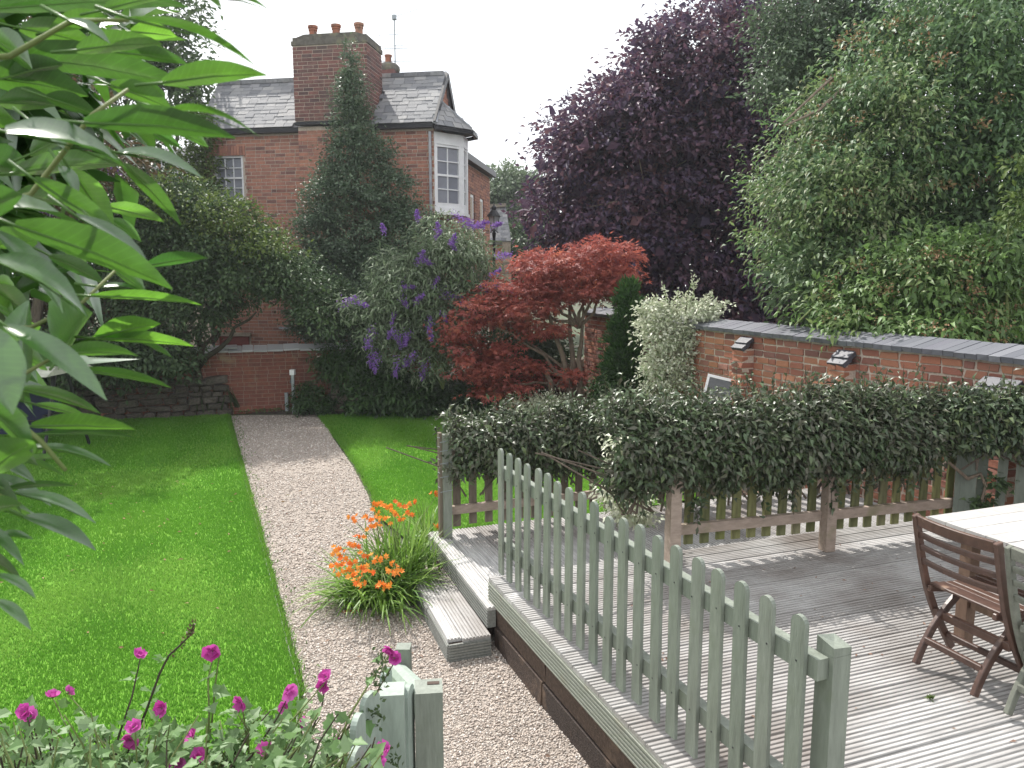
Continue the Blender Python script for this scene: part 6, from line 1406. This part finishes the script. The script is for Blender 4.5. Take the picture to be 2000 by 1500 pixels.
# extra foliage low down so that the bush is solid
n = 900; P = np.stack([rng.uniform(-1.75, -.55, n), rng.uniform(1.75, 2.45, n), rng.uniform(.75, 1.2, n)], 1); keep = P[:, 2] < 1.17 - .10 * rng.random(n)
for p in P[keep]: LP.append(p); LD.append(unit(rng.normal(0, 1, 3))); LN.append(rng.normal(0, .4, 3) + (0, 0, 1)); LLn.append(.055 * rng.uniform(.6, 1.3))
# lobed leaves: the large ones nearest the eye are parts of their own
LP, LD, LN, LLn = np.array(LP), np.array(LD), np.array(LN), np.array(LLn)
def lobed(P, Dv, N, L):
    Dv = unit(Dv); S = unit(np.cross(Dv, N)); N = np.cross(S, Dv)
    ol = [(.0, .0), (.12, .30), (.30, .27), (.42, .46), (.60, .24), (1.0, .0), (.60, -.24), (.42, -.46), (.30, -.27), (.12, -.30)]
    V = [P + L * (Dv * a + S * b + N * (abs(b) * .35 - a * a * .18)) for a, b in ol] + [P + L * (Dv * .45 - N * .03)]
    return V, [(10, i, (i + 1) % 10) for i in range(10)]
order = np.argsort(np.linalg.norm(LP - EYE, axis=1)); rv = []; rf = []; rr_ = []
for j, i in enumerate(order):
    V, Fc = lobed(LP[i], LD[i], LN[i], LLn[i])
    if j < 260: link_mesh('leaf', V, Fc, M['lf_lav'], t, rnd=[rng.random()] * 10, smooth=True)
    else: n0 = len(rv); rv += V; rf += [tuple(q + n0 for q in f) for f in Fc]; rr_ += [rng.random()] * 10
if rv: link_mesh('leaf', rv, rf, M['lf_lav'], t, rnd=rr_, kind='stuff')
# a flowering wisp hanging on the gate
for px, py in ((745, 1300), (740, 1330), (735, 1400), (770, 1480)):
    c0 = at(px, py, 2.4); n = 26; V, Fc, r = leaves(c0 + rng.normal(0, .014, (n, 3)) * (1, 1, 1.8), rand_dirs(n), rand_dirs(n), .022, .012, 'd'); link_mesh('bud_cluster', V, Fc, M['lf_bracken'], t, rnd=r)

# ------------------------------------------------------------------ large glossy leaves hanging in from the left
bx_ = thing('laurel_bush', 'large glossy-leaved bush close to the camera reaching in from the left edge', 'bush', (-.95, .85, 1.0))
BIG = [  # base px, tip px, width px, kind, distance
 (-20, 18, 356, 8, 46, 'u', .66), (40, 55, 182, 88, 44, 'u', .78), (150, 98, 312, 84, 40, 'u', .84), (225, 102, 362, 122, 26, 'u', .9), (130, 38, 212, 82, 15, 'g', .7), (250, 36, 491, 122, 15, 'e', .66), (255, 62, 342, 70, 30, 'b', .9),
 (318, 162, 513, 144, 44, 'u', .70), (-10, 106, 358, 166, 56, 'u', .60), (-30, 150, 166, 184, 62, 'u', .62), (215, 166, 335, 212, 36, 'u', .86), (165, 240, 450, 264, 50, 'u', .64), (325, 216, 502, 264, 14, 'e', .62), (280, 252, 352, 288, 22, 'b', .92), (332, 250, 404, 284, 26, 'b', .86),
 (10, 258, 242, 326, 42, 'g', .62), (25, 338, 242, 320, 40, 'u', .7), (228, 240, 297, 294, 22, 'g', .8), (228, 298, 389, 343, 17, 'g', .76), (240, 320, 350, 434, 30, 'u', .8), (58, 236, 128, 292, 24, 'g', .75), (118, 325, 152, 378, 22, 'g', .8), (138, 332, 220, 454, 52, 'b', .8),
 (206, 404, 317, 431, 28, 'b', .92), (214, 430, 274, 470, 22, 'b', .92), (-10, 400, 162, 452, 30, 'g', .68), (28, 440, 326, 556, 62, 'u', .62), (146, 420, 292, 522, 20, 'g', .66), (66, 350, 242, 476, 36, 'u', .7), (284, 520, 400, 502, 24, 'b', .86), (98, 500, 202, 552, 28, 'b', .9), (222, 528, 284, 572, 28, 'u', .86),
 (178, 578, 386, 592, 19, 'b', .82), (194, 560, 286, 572, 8, 'g', .84), (-10, 452, 118, 604, 36, 'g', .66), (-10, 508, 164, 612, 40, 'g', .62), (-8, 552, 32, 570, 24, 'b', .95), (-8, 600, 30, 624, 32, 'b', .95), (46, 742, 56, 588, 56, 'u', .8), (118, 694, 178, 610, 84, 'u', .78), (188, 660, 309, 631, 38, 'b', .82),
 (180, 660, 372, 673, 22, 'b', .82), (122, 690, 264, 692, 28, 'u', .78), (282, 670, 335, 697, 10, 'b', .84), (10, 636, 202, 774, 36, 'w', .6), (-50, 630, 22, 800, 84, 'w', .55), (158, 722, 329, 754, 18, 'b', .82), (38, 758, 192, 804, 24, 'u', .76), (62, 832, 258, 836, 30, 'b', .74), (78, 848, 257, 852, 15, 'b', .78),
 (28, 906, 119, 893, 12, 'b', .8), (52, 872, 213, 908, 12, 'g', .8), (8, 955, 143, 948, 13, 'b', .8), (28, 962, 182, 1018, 17, 'g', .78), (48, 1008, 182, 1070, 27, 'w', .76), (-6, 1045, 62, 1052, 11, 'g', .8), (-6, 1122, 67, 1166, 15, 'g', .75), (-8, 1172, 58, 1227, 19, 'w', .72), (-30, 930, 62, 862, 64, 'u', .66), (-30, 832, 52, 812, 44, 'u', .7),
 (392, -14, 432, 16, 15, 'u', .72), (420, -4, 522, 17, 11, 'e', .72), (-50, 320, 60, 336, 60, 'u', .58), (-40, 240, 22, 228, 50, 'u', .6), (-60, 420, 40, 380, 60, 'u', .6), (-60, 700, 38, 660, 60, 'u', .58), (-40, 780, 60, 880, 40, 'u', .64), (200, 20, 330, -8, 24, 'u', .9), (-20, 70, 60, 130, 40, 'u', .8), (90, 190, 190, 225, 34, 'u', .92),
 (60, 300, 150, 260, 34, 'u', .95), (-20, 480, 70, 470, 40, 'u', .9), (20, 690, 90, 720, 30, 'u', .95), (100, 60, 210, 30, 30, 'u', .95), (0, 200, 110, 205, 40, 'u', .9), (30, 380, 120, 400, 36, 'u', .95), (-30, 870, 70, 905, 36, 'u', .7), (-40, 1000, 40, 985, 30, 'u', .7), (-20, 560, 60, 620, 40, 'u', .88), (20, 150, 120, 125, 36, 'u', .95)]
def big_leaf(b, tip, wpx, kind, dist, i):
    A = EYE + unit(ray(*b)) * dist; dd = dist * rng.uniform(.93, 1.08); T = EYE + unit(ray(*tip)) * dd
    L = np.linalg.norm(T - A); D0 = unit(T - A); toC = unit(EYE - (A + T) / 2); W0 = wpx * dist / F
    N0 = unit(toC - D0 * (toC @ D0)); S0_ = np.cross(N0, D0); S0_ = S0_ if S0_[2] > 0 else -S0_
    upn = unit(np.cross(D0, np.cross(Z3, D0)))
    # blade normal (upper side): backlit leaves show us their underside, glossy ones their upper side at a slant
    if kind in 'ub': N = unit(-N0 * .72 + upn * .6)
    elif kind == 'e': N = unit(N0 * -.25 + upn)
    elif kind in 'wg':      # held flat, so that the waxy face mirrors the bright sky around the sun
        hv = unit(toC + np.array(_s)); N = unit(hv - D0 * (hv @ D0) + rng.normal(0, .05 if kind == 'w' else .08, 3))
    vis = abs(N @ N0); Wt = W0 / max(vis, .35); S = np.cross(N, D0)
    n = 10; V = []; sag = {'u': .05, 'b': .04, 'e': .08, 'g': .07, 'w': .06}[kind] * L; curl_ = rng.normal(0, .1)
    ws = []
    for k in range(n + 1):
        s = k / n; w = (math.sin(math.pi * min(s * .94 + .045, 1)) ** .72) * (1 - .22 * s) * 1.02 if s < .97 else .02
        w = max(w, .03); p = A + D0 * L * s + N * (sag * math.sin(math.pi * s) - sag * 1.2 * s * s * (s > .0)) + N * sag * 1.2 * s
        fold = .16 * Wt; tw = S * math.cos(curl_ * s) + N * math.sin(curl_ * s); rip = .012 * Wt * math.sin(s * 23 + i)
        V += [p + tw * Wt * .5 * w + N * (fold * w + rip), p + tw * Wt * .25 * w + N * fold * w * .3, p, p - tw * Wt * .25 * w + N * fold * w * .3, p - tw * Wt * .5 * w + N * (fold * w - rip)]
    # curled tip
    tipv = D0 * .06 * L - Z3 * .03 * L
    for q in range(5): V[5 * n + q] = V[5 * n + q] + tipv * .6
    Fc = [(k * 5 + q, k * 5 + q + 1, k * 5 + q + 6, k * 5 + q + 5) for k in range(n) for q in range(4)]
    lf = link_mesh('leaf', V, Fc, M['laurel_big' if kind == 'b' else 'laurel_dark'], bx_, rnd=[{'b': .85}.get(kind, rng.uniform(.0, .95))] * len(Fc), smooth=True)
    av = lf.data.attributes.new("blade", 'FLOAT_VECTOR', 'POINT'); av.data.foreach_set("vector", np.array([(k / n, w_, 0) for k in range(n + 1) for w_ in (1, .5, 0, -.5, -1)], np.float32).ravel())
    q = MB(); pet = A - D0 * .035 * max(L / .15, .6); q.tube([pet, A, A + D0 * L * .5 + N * (sag * .95) - N * .0012, A + D0 * L * .93 + N * sag * .25 - N * .001], [.0014, .0011, .0006, .0002], 5); q.build('midrib', M['laurel_rib'], lf, smooth=True)
BIG += [(-30, 890, 66, 940, 22, 'g', .8), (-40, 930, 96, 985, 20, 'g', .82), (-60, 985, 90, 1030, 22, 'e', .8), (-50, 1020, 44, 1100, 20, 'g', .8), (-60, 1070, 40, 1130, 22, 'u', .85), (-50, 870, 120, 925, 16, 'u', .85), (-60, 940, 40, 1000, 40, 'u', .8), (-40, 700, 70, 745, 24, 'b', .9), (70, 790, 170, 815, 16, 'b', .84)]
for i, q in enumerate(BIG):
    far_ = q[5] == 'u' and q[0] < 60 and q[1] < 420      # the upper spray sits a little farther off and lets the sun reach the leaves below it
    big_leaf(q[:2], q[2:4], q[4], q[5], max(q[6], .98) if far_ else q[6], i)
def twig(pts, r):
    q = MB(); q.tube([EYE + unit(ray(x, y)) * d for x, y, d in pts], np.linspace(r * .65, r * .35, len(pts)), 7); q.build('branch', M['greenstem'], bx_, smooth=True)
twig([(-120, 640, .8), (60, 640, .82), (160, 592, .83), (228, 526, .84)], .004); twig([(-120, 420, .75), (60, 380, .78), (130, 290, .72), (180, 225, .68), (250, 175, .7)], .004); twig([(-120, 830, .75), (30, 820, .74), (80, 862, .72), (128, 918, .7)], .0045)
twig([(-120, 760, .8), (20, 745, .8), (120, 690, .8)], .004); twig([(-150, 120, .75), (20, 110, .7), (140, 40, .75), (250, 40, .7)], .004); twig([(-150, 1000, .75), (-20, 960, .76), (40, 985, .76)], .004)
crown('canopy', bx_, [(-1.45, .9, 3.5, .5, .5, .5), (-.35, 1.95, 4.25, .5, .45, .3), (-1.6, 1.5, 3.6, .5, .5, .6)], M['laurel_dark'], 60, 9, .12, .15, .045, 'm', droop=.3, shell=(.3, 1.0), kind='stuff')  # unseen leaves added above the frame to shade the big leaves
crown('inner_leaf', bx_, px_blobs([(-60, 150, 150, 140, 1.15), (-60, 420, 120, 150, 1.15), (-110, 640, 120, 120, 1.1), (60, 60, 120, 60, 1.25), (30, 250, 90, 70, 1.25)], 1.15, .12), M['laurel_dark'], 110, 6, .05, .13, .04, 'm', droop=.3, shell=(.2, 1.0), kind='stuff')
m = MB(); m.tube([(-1.3, .9, 0), (-1.15, .9, 1.2), (-1.05, .85, 2.0), (-.95, .8, 2.9)], [.04, .035, .03, .02]); m.build('trunk', M['bark'], bx_)

# kinds that occur more than once share a group phrase
GROUPS = {'picket_fence': 'picket fences around the deck', 'hedge': 'climbing hedges on the fences', 'folding_chair': 'folding chairs at the garden table', 'gate_post': 'sage green gate posts',
          'dry_stone_wall': 'dry stone walls at the back of the garden', 'far_tree': 'trees far behind the garden', 'leafy_bush': 'leafy bushes under the buddleia'}
for o in list(SC.objects):
    k = o.name.split('.')[0]
    if o.parent is None and 'label' in o and k in GROUPS: o['group'] = GROUPS[k]
